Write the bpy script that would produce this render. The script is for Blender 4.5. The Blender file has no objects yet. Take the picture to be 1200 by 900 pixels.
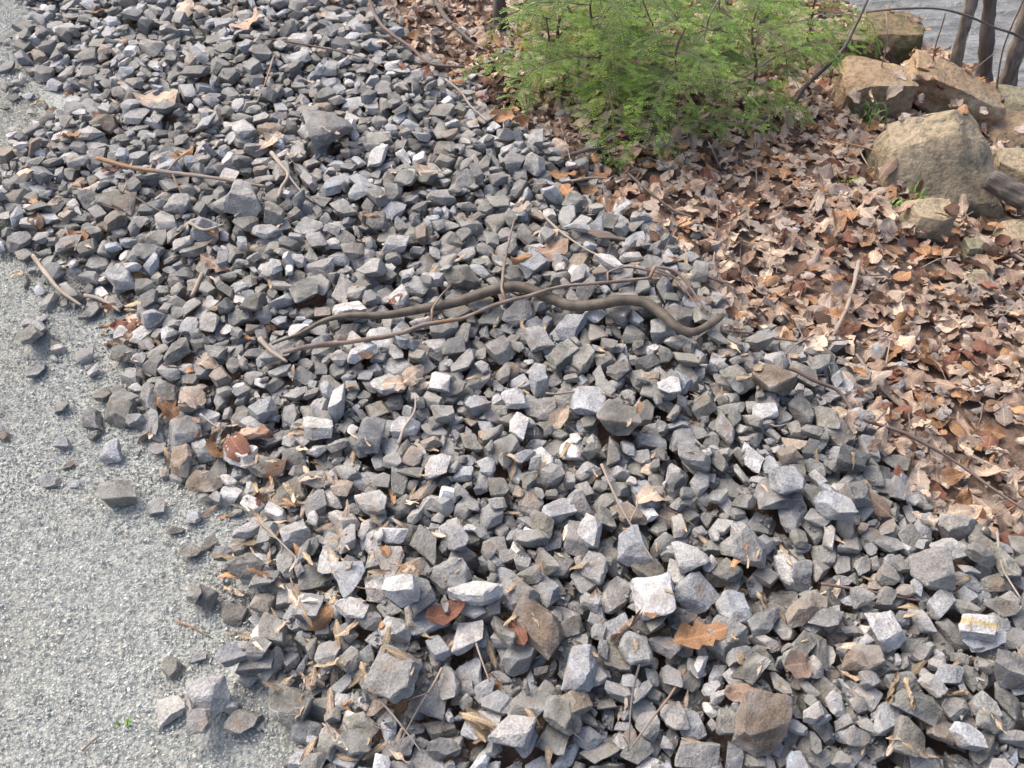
import bpy, bmesh, math, random
import numpy as np
from mathutils import Vector, Matrix, noise as mnoise

random.seed(11)
rng = np.random.default_rng(11)
sc = bpy.context.scene
COL = sc.collection
R = math.radians

# ------------------------------------------------------------------ camera
CAM_Z, PITCH, FPX = 1.5, R(50), 1100.0          # FPX: focal length in photo pixels (1200 wide)
cam_d = bpy.data.cameras.new('camera'); cam_d.sensor_width = 36; cam_d.lens = 36 * FPX / 1200
cam_d.clip_start = 0.02; cam_d.clip_end = 600
cam_d.dof.use_dof = True; cam_d.dof.focus_distance = 1.95; cam_d.dof.aperture_fstop = 14
cam = bpy.data.objects.new('camera', cam_d); COL.objects.link(cam)
cam.location = (0, 0, CAM_Z); cam.rotation_euler = (math.pi / 2 - PITCH, 0, 0)
sc.camera = cam

# ------------------------------------------------------------------ light
SUN_DIR = Vector((-0.50, 0.42, 0.76)).normalized()        # towards the sun
world = bpy.data.worlds.new('World'); sc.world = world; world.use_nodes = True
nt = world.node_tree; bg = nt.nodes['Background']
sky = nt.nodes.new('ShaderNodeTexSky'); sky.sky_type = 'NISHITA'; sky.sun_disc = False
sky.sun_elevation = math.asin(SUN_DIR.z); sky.sun_rotation = math.atan2(SUN_DIR.x, SUN_DIR.y)
sky.dust_density = 6.0; sky.air_density = 0.8; sky.ozone_density = 0.6
nt.links.new(sky.outputs[0], bg.inputs[0]); bg.inputs[1].default_value = 0.15
sun_d = bpy.data.lights.new('sun', 'SUN'); sun_d.energy = 0.85; sun_d.angle = R(40); sun_d.color = (1.0, 0.955, 0.89)
sun = bpy.data.objects.new('sun', sun_d); COL.objects.link(sun)
sun.rotation_euler = SUN_DIR.to_track_quat('Z', 'Y').to_euler(); sun.location = (-3, 2, 6)
sc.view_settings.view_transform = 'Standard'; sc.view_settings.look = 'None'
sc.view_settings.gamma = 1; sc.view_settings.use_curve_mapping = False
sc.view_settings.exposure = 1.02

# ------------------------------------------------------------------ helpers
def tag(o, label=None, cat=None, group=None, kind=None):
    if label: o['label'] = label
    if cat: o['category'] = cat
    if group: o['group'] = group
    if kind: o['kind'] = kind
    return o

def empty(name, loc=(0, 0, 0)):
    o = bpy.data.objects.new(name, None); o.empty_display_size = 0.05; COL.objects.link(o); o.location = loc
    return o

def link(name, me, mat=None, parent=None, loc=None):
    o = bpy.data.objects.new(name, me); COL.objects.link(o)
    if mat is not None and not me.materials: me.materials.append(mat)
    if loc is not None: o.location = loc
    if parent is not None: o.parent = parent
    return o

def mesh_np(name, V, F, smooth=False, col=None, lp=None):
    """mesh from numpy verts (n,3) and tris/quads (m,k)"""
    V = np.ascontiguousarray(V, dtype=np.float32); F = np.ascontiguousarray(F, dtype=np.int32)
    me = bpy.data.meshes.new(name)
    k = F.shape[1]
    me.vertices.add(len(V)); me.vertices.foreach_set('co', V.ravel())
    me.loops.add(F.size); me.loops.foreach_set('vertex_index', F.ravel())
    me.polygons.add(len(F)); me.polygons.foreach_set('loop_start', np.arange(0, F.size, k, dtype=np.int32))
    if smooth: me.polygons.foreach_set('use_smooth', np.ones(len(F), dtype=bool))
    else: me.polygons.foreach_set('use_smooth', np.zeros(len(F), dtype=bool))
    me.update(calc_edges=True)
    if col is not None:
        a = me.attributes.new('col', 'FLOAT_COLOR', 'POINT'); a.data.foreach_set('color', np.ascontiguousarray(col, dtype=np.float32).ravel())
    if lp is not None:
        a = me.attributes.new('lp', 'FLOAT_VECTOR', 'POINT'); a.data.foreach_set('vector', np.ascontiguousarray(lp, dtype=np.float32).ravel())
    return me

def centred(name, V, F, mat, smooth=False, col=None, lp=None, parent=None, base=True):
    """link a mesh with its origin at its own base"""
    V = np.asarray(V, float)
    c = V.mean(0)
    if base: c[2] = V[:, 2].min()
    if parent is not None:
        c = np.array(parent.location)
    me = mesh_np(name, V - c, F, smooth, col, lp)
    o = link(name, me, mat, parent)
    if parent is None: o.location = c
    return o

def vnoise(x, y, seed=0):
    """smooth 2-D value noise in [-1,1]"""
    x = np.asarray(x, float); y = np.asarray(y, float)
    r = np.random.default_rng(seed).uniform(-1, 1, (64, 64))
    xi = np.floor(x).astype(int); yi = np.floor(y).astype(int)
    fx = x - xi; fy = y - yi; fx = fx * fx * (3 - 2 * fx); fy = fy * fy * (3 - 2 * fy)
    g = lambda a, b: r[a % 64, b % 64]
    return (g(xi, yi) * (1 - fx) + g(xi + 1, yi) * fx) * (1 - fy) + (g(xi, yi + 1) * (1 - fx) + g(xi + 1, yi + 1) * fx) * fy

# ------------------------------------------------------------------ terrain
WATER_Z = -1.0
def bank_s(x, y): return (x - 0.96) * 0.8 + (y - 0.95) * 0.6
_S = np.array([-50, -0.9, -0.3, 0.0, 0.5, 1.3, 2.0, 2.65, 3.3, 9.0, 12.0, 16.0, 60.0, 400.0])
_Z = np.array([0.0, 0.0, -0.010, -0.035, -0.10, -0.25, -0.46, -1.05, -1.40, -1.7, -1.4, 0.3, 1.5, 4.0])
def T(x, y):
    x = np.asarray(x, float); y = np.asarray(y, float)
    s = bank_s(x, y)
    z = np.interp(s, _S, _Z)
    w = np.clip((s + 0.3) / 0.8, 0, 1)
    return z + w * 0.035 * vnoise(x * 3.1, y * 3.1, 3) + w * 0.05 * vnoise(x * 1.1 + 5, y * 1.1, 4)

def ray(px, py):
    u = (px - 600) / FPX; v = (py - 450) / FPX
    c, s = math.cos(PITCH), math.sin(PITCH)
    return np.array([u, c - s * v, -s - c * v])

def at(px, py, extra=0.0, field=None):
    """a photo pixel -> the point of the ground its ray meets"""
    d = ray(px, py); t = 0.8
    f = field or T
    prev = t
    while t < 30:
        p = d * t; z = p[2] + CAM_Z
        if z <= f(p[0], p[1]) + extra: break
        prev = t; t += 0.02
    lo, hi = prev, t
    for _ in range(12):
        m = (lo + hi) / 2; p = d * m
        if p[2] + CAM_Z <= f(p[0], p[1]) + extra: hi = m
        else: lo = m
    p = d * hi
    return np.array([p[0], p[1], p[2] + CAM_Z])

def mpp(p):
    """metres per photo pixel at a point"""
    d = p[1] * math.cos(PITCH) + (CAM_Z - p[2]) * math.sin(PITCH)
    return d / FPX

def to_px(P):
    P = np.atleast_2d(P)
    c, s = math.cos(PITCH), math.sin(PITCH)
    y = P[:, 1]; z = P[:, 2] - CAM_Z
    f = y * c - z * s; up = y * s + z * c
    return np.stack([600 + FPX * P[:, 0] / f, 450 - FPX * up / f], 1)

# height grid that everything loose is dropped on
CELL = 0.004
GX0, GX1, GY0, GY1 = -2.6, 2.9, 0.30, 4.3
NX = int((GX1 - GX0) / CELL); NY = int((GY1 - GY0) / CELL)
gx = GX0 + (np.arange(NX) + 0.5) * CELL; gy = GY0 + (np.arange(NY) + 0.5) * CELL
GXm, GYm = np.meshgrid(gx, gy, indexing='ij')
TB = T(GXm, GYm)
H = TB.copy()
BMASK = np.zeros((NX, NY), bool); SMASK = np.zeros((NX, NY), bool)
OWN = np.full((NX, NY), -1, dtype=np.int32)
def gi(x, y):
    return (np.clip(((np.asarray(x) - GX0) / CELL).astype(int), 0, NX - 1), np.clip(((np.asarray(y) - GY0) / CELL).astype(int), 0, NY - 1))
def Hs(x, y):
    i, j = gi(x, y); return H[i, j]
def box_blur(A, n):
    for ax in (0, 1):
        P = np.concatenate([np.repeat(np.take(A, [0], ax), n, ax), A, np.repeat(np.take(A, [-1], ax), n, ax)], ax)
        c = np.cumsum(P, axis=ax); c = np.concatenate([np.zeros_like(np.take(c, [0], ax)), c], ax)
        L_ = A.shape[ax]
        A = (np.take(c, np.arange(2 * n + 1, 2 * n + 1 + L_), ax) - np.take(c, np.arange(0, L_), ax)) / (2 * n + 1)
    return A
HB = H.copy()
def refresh():
    """the heap without its bumps: what a pixel is traced onto"""
    global HB
    HB = box_blur(box_blur(H, 10), 10)
def Hfield(x, y):
    i, j = gi(np.array(x), np.array(y)); return float(HB[i, j])

# ------------------------------------------------------------------ regions
ROAD_EDGE = [(345, 960), (330, 870), (300, 770), (268, 700), (285, 640), (240, 575), (190, 525), (132, 452), (92, 395), (62, 345), (25, 322), (0, 300),
             (-60, 262), (-40, 236), (0, 225), (22, 190), (26, 110), (16, 40), (5, -20), (0, -90)]
LEAF_EDGE = [(420, -90), (432, 0), (500, 70), (560, 115), (640, 165), (715, 240), (820, 305), (880, 385), (1000, 432), (1045, 520), (1110, 600), (1230, 640), (1400, 700)]
gpoly_px = ROAD_EDGE + LEAF_EDGE + [(1400, 960)]
def dist_poly(poly, X, Y):
    inside = np.zeros(X.shape, bool); d2 = np.full(X.shape, 1e9)
    n = len(poly)
    for k in range(n):
        (ax, ay), (bx, by) = poly[k], poly[(k + 1) % n]
        cond = ((ay > Y) != (by > Y)) & (X < (bx - ax) * (Y - ay) / (by - ay + 1e-12) + ax)
        inside ^= cond
        ex, ey = bx - ax, by - ay
        t = np.clip(((X - ax) * ex + (Y - ay) * ey) / (ex * ex + ey * ey + 1e-12), 0, 1)
        d2 = np.minimum(d2, (X - ax - t * ex) ** 2 + (Y - ay - t * ey) ** 2)
    return np.where(inside, 1, -1) * np.sqrt(d2)
def gpt(p, e=0.03): return tuple(at(p[0], p[1], e)[:2])
gpoly = [gpt(p) for p in gpoly_px]
cs = 5
cX, cY = GXm[::cs, ::cs], GYm[::cs, ::cs]
edge_noise = 0.05 * vnoise(cX * 7, cY * 7, 21) + 0.03 * vnoise(cX * 19, cY * 19, 22)
GD = np.repeat(np.repeat(dist_poly(gpoly, cX, cY) + edge_noise, cs, 0), cs, 1)[:NX, :NY]     # >0 inside the stone bank
roadpoly = [gpt(p) for p in ROAD_EDGE] + [(-2.2, 8.0), (-9, 8), (-9, -6), (-0.30, -6)]
RD = np.repeat(np.repeat(dist_poly(roadpoly, cX, cY) + edge_noise * 0.5, cs, 0), cs, 1)[:NX, :NY]  # >0 on the grit
LIT = (GD < 0.0) & (RD < 0.0)                                               # leaf litter
def sample(A, x, y):
    i, j = gi(x, y); return A[i, j]

# ------------------------------------------------------------------ materials
def newmat(name):
    m = bpy.data.materials.new(name); m.use_nodes = True
    nt = m.node_tree; b = nt.nodes['Principled BSDF']
    return m, nt, b
def N(nt, t, **kw):
    n = nt.nodes.new(t)
    for k, v in kw.items(): setattr(n, k, v)
    return n
def inp(n, **kw):
    for k, v in kw.items(): n.inputs[k.replace('_', ' ')].default_value = v
    return n
def mixc(nt, fac, a, b, mode='MIX'):
    n = nt.nodes.new('ShaderNodeMix'); n.data_type = 'RGBA'; n.blend_type = mode
    for s, v in ((n.inputs[0], fac), (n.inputs[6], a), (n.inputs[7], b)):
        if isinstance(v, (int, float)): s.default_value = v
        elif isinstance(v, tuple): s.default_value = v
        else: nt.links.new(v, s)
    return n.outputs[2]
def ramp(nt, src, stops):
    r = nt.nodes.new('ShaderNodeValToRGB'); nt.links.new(src, r.inputs[0])
    e = r.color_ramp.elements
    while len(e) < len(stops): e.new(0.5)
    for k, (p, c) in enumerate(stops):
        e[k].position = p; e[k].color = c if isinstance(c, tuple) else (c, c, c, 1)
    return r.outputs[0]
def noise_n(nt, vec, scale, detail=4, rough=0.6):
    n = nt.nodes.new('ShaderNodeTexNoise'); n.inputs['Scale'].default_value = scale; n.inputs['Detail'].default_value = detail
    n.inputs['Roughness'].default_value = rough
    if vec is not None: nt.links.new(vec, n.inputs['Vector'])
    return n
def bump(nt, b, src, strength=0.4, dist=0.002):
    n = nt.nodes.new('ShaderNodeBump'); n.inputs['Strength'].default_value = strength; n.inputs['Distance'].default_value = dist
    nt.links.new(src, n.inputs['Height']); nt.links.new(n.outputs[0], b.inputs['Normal'])
    return n

def mat_stone():
    m, nt, b = newmat('crushed_stone')
    a = N(nt, 'ShaderNodeAttribute', attribute_name='col'); lp = N(nt, 'ShaderNodeAttribute', attribute_name='lp')
    vec = lp.outputs['Vector']; base = a.outputs['Color']
    n1 = noise_n(nt, vec, 45, 5, 0.65); n2 = noise_n(nt, vec, 260, 3, 0.6); n3 = noise_n(nt, vec, 18, 2, 0.5)
    c = mixc(nt, 1.0, base, ramp(nt, n1.outputs[0], [(0.30, 0.62), (0.52, 1.0), (0.72, 1.38)]), 'MULTIPLY')
    c = mixc(nt, 1.0, c, ramp(nt, n2.outputs[0], [(0.32, 0.72), (0.5, 1.0), (0.68, 1.32)]), 'MULTIPLY')
    # dust and rust stains
    c = mixc(nt, ramp(nt, n3.outputs[0], [(0.50, 0.0), (0.70, 0.6)]), c, (0.31, 0.305, 0.29, 1))
    n4 = noise_n(nt, vec, 23, 3, 0.5)
    c = mixc(nt, ramp(nt, n4.outputs[0], [(0.60, 0.0), (0.72, 0.5)]), c, (0.20, 0.13, 0.08, 1))
    # pale veins
    wv = N(nt, 'ShaderNodeTexVoronoi', feature='DISTANCE_TO_EDGE'); wv.inputs['Scale'].default_value = 24; nt.links.new(vec, wv.inputs['Vector'])
    vf = ramp(nt, wv.outputs[0], [(0.0, 0.6), (0.022, 0.0)])
    gate = ramp(nt, noise_n(nt, vec, 9, 1).outputs[0], [(0.66, 0.0), (0.72, 1.0)])
    mul = N(nt, 'ShaderNodeMath', operation='MULTIPLY'); nt.links.new(vf, mul.inputs[0]); nt.links.new(gate, mul.inputs[1])
    c = mixc(nt, mul.outputs[0], c, (0.55, 0.55, 0.54, 1))
    g = N(nt, 'ShaderNodeNewGeometry')
    c = mixc(nt, ramp(nt, g.outputs['Pointiness'], [(0.505, 0.0), (0.56, 0.32)]), c, mixc(nt, 0.5, c, (0.50, 0.50, 0.49, 1)))
    nt.links.new(c, b.inputs['Base Color'])
    b.inputs['Roughness'].default_value = 0.78; b.inputs['Specular IOR Level'].default_value = 0.4
    ad = N(nt, 'ShaderNodeMath', operation='ADD'); nt.links.new(n1.outputs[0], ad.inputs[0])
    hf = N(nt, 'ShaderNodeMath', operation='MULTIPLY'); hf.inputs[1].default_value = 0.35; nt.links.new(n2.outputs[0], hf.inputs[0]); nt.links.new(hf.outputs[0], ad.inputs[1])
    bump(nt, b, ad.outputs[0], 0.95, 0.007)
    return m
M_STONE = mat_stone()

def mat_grit():
    m, nt, b = newmat('road_grit')
    a = N(nt, 'ShaderNodeAttribute', attribute_name='col'); g = N(nt, 'ShaderNodeNewGeometry')
    n = noise_n(nt, g.outputs['Position'], 300, 2)
    c = mixc(nt, 1.0, a.outputs['Color'], ramp(nt, n.outputs[0], [(0.3, 0.75), (0.7, 1.25)]), 'MULTIPLY')
    nt.links.new(c, b.inputs['Base Color']); b.inputs['Roughness'].default_value = 0.8
    return m
M_GRIT = mat_grit()

def mat_leaf():
    m, nt, b = newmat('dead_leaf')
    a = N(nt, 'ShaderNodeAttribute', attribute_name='col'); lp = N(nt, 'ShaderNodeAttribute', attribute_name='lp')
    vec = lp.outputs['Vector']
    n1 = noise_n(nt, vec, 40, 4, 0.65)
    c = mixc(nt, 1.0, a.outputs['Color'], ramp(nt, n1.outputs[0], [(0.28, 0.5), (0.5, 1.0), (0.75, 1.35)]), 'MULTIPLY')
    # veins: midrib and slanted side veins from leaf coordinates (x along, y across)
    sx = N(nt, 'ShaderNodeSeparateXYZ'); la = N(nt, 'ShaderNodeAttribute', attribute_name='leafuv'); nt.links.new(la.outputs['Vector'], sx.inputs[0])
    ab = N(nt, 'ShaderNodeMath', operation='ABSOLUTE'); nt.links.new(sx.outputs[1], ab.inputs[0])
    sb = N(nt, 'ShaderNodeMath', operation='SUBTRACT'); nt.links.new(sx.outputs[0], sb.inputs[0]); nt.links.new(ab.outputs[0], sb.inputs[1])
    ms = N(nt, 'ShaderNodeMath', operation='MULTIPLY'); ms.inputs[1].default_value = 52; nt.links.new(sb.outputs[0], ms.inputs[0])
    sn = N(nt, 'ShaderNodeMath', operation='SINE'); nt.links.new(ms.outputs[0], sn.inputs[0])
    side = ramp(nt, sn.outputs[0], [(0.86, 0.0), (0.99, 0.35)])
    mid = ramp(nt, ab.outputs[0], [(0.012, 0.7), (0.03, 0.0)])
    mx = N(nt, 'ShaderNodeMath', operation='MAXIMUM'); nt.links.new(side, mx.inputs[0]); nt.links.new(mid, mx.inputs[1])
    c = mixc(nt, mx.outputs[0], c, mixc(nt, 1.0, c, (1.7, 1.6, 1.5, 1), 'MULTIPLY'))
    nt.links.new(c, b.inputs['Base Color']); b.inputs['Roughness'].default_value = 0.62; b.inputs['Specular IOR Level'].default_value = 0.35
    bump(nt, b, n1.outputs[0], 0.5, 0.004)
    tr = N(nt, 'ShaderNodeBsdfTranslucent'); nt.links.new(c, tr.inputs[0])
    mix = N(nt, 'ShaderNodeMixShader'); mix.inputs[0].default_value = 0.18
    out = nt.nodes['Material Output']
    nt.links.new(b.outputs[0], mix.inputs[1]); nt.links.new(tr.outputs[0], mix.inputs[2]); nt.links.new(mix.outputs[0], out.inputs[0])
    return m
M_LEAF = mat_leaf()

def mat_bark(name, c1, c2, c3=None, scale=60, stretch=0.15, bs=0.6, rough=0.8):
    """c1 main, c2 mottling, c3 patches where the bark has worn to another colour; lp = (along, round, seed)"""
    m, nt, b = newmat(name)
    lp = N(nt, 'ShaderNodeAttribute', attribute_name='lp')
    mp = N(nt, 'ShaderNodeMapping'); mp.inputs['Scale'].default_value = (stretch, 1, 1); nt.links.new(lp.outputs['Vector'], mp.inputs[0])
    n1 = noise_n(nt, mp.outputs[0], scale, 5, 0.65)
    c = mixc(nt, ramp(nt, n1.outputs[0], [(0.35, 0.0), (0.65, 1.0)]), c1 + (1,), c2 + (1,))
    if c3:
        n2 = noise_n(nt, mp.outputs[0], 22, 2)
        c = mixc(nt, ramp(nt, n2.outputs[0], [(0.54, 0.0), (0.60, 1.0)]), c, c3 + (1,))
    nt.links.new(c, b.inputs['Base Color']); b.inputs['Roughness'].default_value = rough
    bump(nt, b, n1.outputs[0], bs, 0.003)
    return m
M_STICK = mat_bark('twig_bark', (0.18, 0.14, 0.115), (0.30, 0.25, 0.215), (0.27, 0.16, 0.09))
M_STICKR = mat_bark('patchy_twig_bark', (0.135, 0.095, 0.072), (0.26, 0.205, 0.17), (0.22, 0.125, 0.07), stretch=0.35)
M_TWIGD = mat_bark('dark_twig_bark', (0.10, 0.070, 0.058), (0.19, 0.14, 0.12))
M_PALE = mat_bark('weathered_wood', (0.37, 0.315, 0.26), (0.23, 0.19, 0.155))
M_GREYW = mat_bark('grey_weathered_wood', (0.15, 0.13, 0.12), (0.055, 0.045, 0.04), scale=130, stretch=0.05, bs=1.0)
M_LOG = mat_bark('split_grey_log', (0.17, 0.145, 0.125), (0.035, 0.028, 0.024), scale=110, stretch=0.06, bs=1.0)
M_TRUNK = mat_bark('tree_bark', (0.11, 0.09, 0.075), (0.30, 0.26, 0.22), scale=75, stretch=0.25, bs=1.0)

def mat_boulder(name, c1, c2, c3, moss=0.0):
    m, nt, b = newmat(name)
    tc = N(nt, 'ShaderNodeTexCoord'); vec = tc.outputs['Object']
    n1 = noise_n(nt, vec, 7, 6, 0.65); n2 = noise_n(nt, vec, 55, 5, 0.65); n3 = noise_n(nt, vec, 3.2, 3)
    c = mixc(nt, ramp(nt, n1.outputs[0], [(0.35, 0.0), (0.65, 1.0)]), c1 + (1,), c2 + (1,))
    c = mixc(nt, ramp(nt, n3.outputs[0], [(0.5, 0.0), (0.68, 0.8)]), c, c3 + (1,))
    c = mixc(nt, 1.0, c, ramp(nt, n2.outputs[0], [(0.3, 0.5), (0.5, 1.0), (0.7, 1.3)]), 'MULTIPLY')
    n6 = noise_n(nt, vec, 16, 5, 0.7)
    c = mixc(nt, ramp(nt, n6.outputs[0], [(0.56, 0.0), (0.66, 0.55)]), c, (0.13, 0.115, 0.075, 1))
    if moss:
        n5 = noise_n(nt, vec, 11, 4)
        c = mixc(nt, ramp(nt, n5.outputs[0], [(0.62 - moss * 0.2, 0.0), (0.72 - moss * 0.2, 0.85)]), c, (0.065, 0.075, 0.022, 1))
    nt.links.new(c, b.inputs['Base Color']); b.inputs['Roughness'].default_value = 0.85
    ad = N(nt, 'ShaderNodeMath', operation='ADD'); nt.links.new(n1.outputs[0], ad.inputs[0]); nt.links.new(n2.outputs[0], ad.inputs[1])
    bump(nt, b, ad.outputs[0], 0.8, 0.012)
    return m
M_B1 = mat_boulder('sandstone', (0.37, 0.30, 0.20), (0.27, 0.225, 0.15), (0.20, 0.175, 0.12))
M_B2 = mat_boulder('ochre_sandstone', (0.36, 0.26, 0.16), (0.25, 0.18, 0.11), (0.34, 0.30, 0.22))
M_B3 = mat_boulder('mossy_rock', (0.16, 0.12, 0.07), (0.24, 0.18, 0.10), (0.10, 0.085, 0.05), moss=0.6)
M_B4 = mat_boulder('greenish_rock', (0.30, 0.27, 0.18), (0.22, 0.20, 0.12), (0.26, 0.25, 0.16), moss=0.2)

def mat_soil():
    m, nt, b = newmat('soil')
    g = N(nt, 'ShaderNodeNewGeometry'); n1 = noise_n(nt, g.outputs['Position'], 30, 6, 0.7); n2 = noise_n(nt, g.outputs['Position'], 2.5, 3)
    c = mixc(nt, ramp(nt, n1.outputs[0], [(0.3, 0.0), (0.7, 1.0)]), (0.07, 0.046, 0.033, 1), (0.25, 0.175, 0.13, 1))
    c = mixc(nt, ramp(nt, n2.outputs[0], [(0.4, 0.0), (0.7, 0.5)]), c, (0.14, 0.11, 0.09, 1))
    nt.links.new(c, b.inputs['Base Color']); b.inputs['Roughness'].default_value = 0.95
    bump(nt, b, n1.outputs[0], 1.0, 0.02)
    return m
M_SOIL = mat_soil()

def mat_road():
    m, nt, b = newmat('packed_grit')
    g = N(nt, 'ShaderNodeNewGeometry')
    v = N(nt, 'ShaderNodeTexVoronoi'); v.inputs['Scale'].default_value = 160; nt.links.new(g.outputs['Position'], v.inputs['Vector'])
    n1 = noise_n(nt, g.outputs['Position'], 5, 4)
    c = mixc(nt, ramp(nt, v.outputs['Distance'], [(0.2, 0.0), (0.8, 1.0)]), (0.39, 0.41, 0.39, 1), (0.30, 0.315, 0.30, 1))
    c = mixc(nt, ramp(nt, n1.outputs[0], [(0.45, 0.0), (0.7, 0.4)]), c, (0.27, 0.255, 0.21, 1))
    nt.links.new(c, b.inputs['Base Color']); b.inputs['Roughness'].default_value = 0.9
    bump(nt, b, v.outputs['Distance'], 0.8, 0.004)
    return m
M_ROAD = mat_road()

def mat_water():
    m, nt, b = newmat('river_water')
    g = N(nt, 'ShaderNodeNewGeometry'); mp = N(nt, 'ShaderNodeMapping'); mp.inputs['Scale'].default_value = (1.0, 2.2, 1); mp.inputs['Rotation'].default_value = (0, 0, R(20))
    nt.links.new(g.outputs['Position'], mp.inputs[0])
    n1 = noise_n(nt, mp.outputs[0], 6, 6, 0.62); n2 = noise_n(nt, mp.outputs[0], 1.4, 3)
    c = mixc(nt, ramp(nt, n1.outputs[0], [(0.42, 0.0), (0.66, 1.0)]), (0.17, 0.18, 0.18, 1), (0.27, 0.285, 0.29, 1))
    c = mixc(nt, ramp(nt, n2.outputs[0], [(0.52, 0.0), (0.66, 0.6)]), c, (0.36, 0.38, 0.39, 1))
    nt.links.new(c, b.inputs['Base Color']); b.inputs['Roughness'].default_value = 0.22; b.inputs['IOR'].default_value = 1.33
    bump(nt, b, n1.outputs[0], 1.0, 0.08)
    return m
M_WATER = mat_water()

def mat_needle():
    m, nt, b = newmat('hemlock_needle')
    a = N(nt, 'ShaderNodeAttribute', attribute_name='col')
    nt.links.new(a.outputs['Color'], b.inputs['Base Color']); b.inputs['Roughness'].default_value = 0.5
    tr = N(nt, 'ShaderNodeBsdfTranslucent'); nt.links.new(a.outputs['Color'], tr.inputs[0])
    mix = N(nt, 'ShaderNodeMixShader'); mix.inputs[0].default_value = 0.3
    nt.links.new(b.outputs[0], mix.inputs[1]); nt.links.new(tr.outputs[0], mix.inputs[2]); nt.links.new(mix.outputs[0], nt.nodes['Material Output'].inputs[0])
    return m
M_NEEDLE = mat_needle()

# ------------------------------------------------------------------ ground, road, river
def sheet(name, xs, ys, zf, mat):
    X, Y = np.meshgrid(xs, ys, indexing='ij'); Z = zf(X, Y)
    V = np.stack([X, Y, Z], -1).reshape(-1, 3)
    n, k = X.shape
    idx = np.arange(n * k).reshape(n, k)
    F = np.stack([idx[:-1, :-1], idx[1:, :-1], idx[1:, 1:], idx[:-1, 1:]], -1).reshape(-1, 4)
    return tag(link(name, mesh_np(name, V, F, True), mat), kind='structure')
def graded(a, b, lo, hi, step):
    inner = np.arange(a, b + 1e-6, step)
    left = a - np.geomspace(step, a - lo, 26)[::-1]; right = b + np.geomspace(step, hi - b, 26)
    return np.concatenate([left, inner, right])
sheet('ground', graded(-3, 4, -220, 220, 0.05), graded(-0.5, 6, -220, 220, 0.05), lambda X, Y: T(X, Y) - 0.012, M_SOIL)
# road: the sheet of packed grit that the stones were tipped beside
rx = graded(-2.2, -0.10, -7, 0.02, 0.02)[:-24]; ry = graded(0.3, 4.2, -40, 40, 0.03)
def road_z(X, Y):
    d = dist_poly(roadpoly, X, Y) + 0.12
    return np.where(d > 0, np.clip(d * 0.5, 0, 0.004) - 0.004, np.minimum(np.clip(d * 1.2, -0.08, 0), T(X, Y) - 0.05 * np.clip(-d / 0.05, 0, 1) + 0.004)) + 0.003 * vnoise(X * 6, Y * 6, 8)
sheet('road', np.concatenate([graded(-2.2, 0.1, -6, 0.2, 0.02)[:-26], np.arange(0.12, 0.3, 0.02)]), ry, road_z, M_ROAD)
near_road = RD > -0.11
H = np.where(near_road, np.maximum(H, 0.004), H)
sheet('river', np.linspace(-60, 60, 40), np.linspace(-40, 80, 40), lambda X, Y: np.where(True, WATER_Z + 0 * X, 0), M_WATER)

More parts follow.
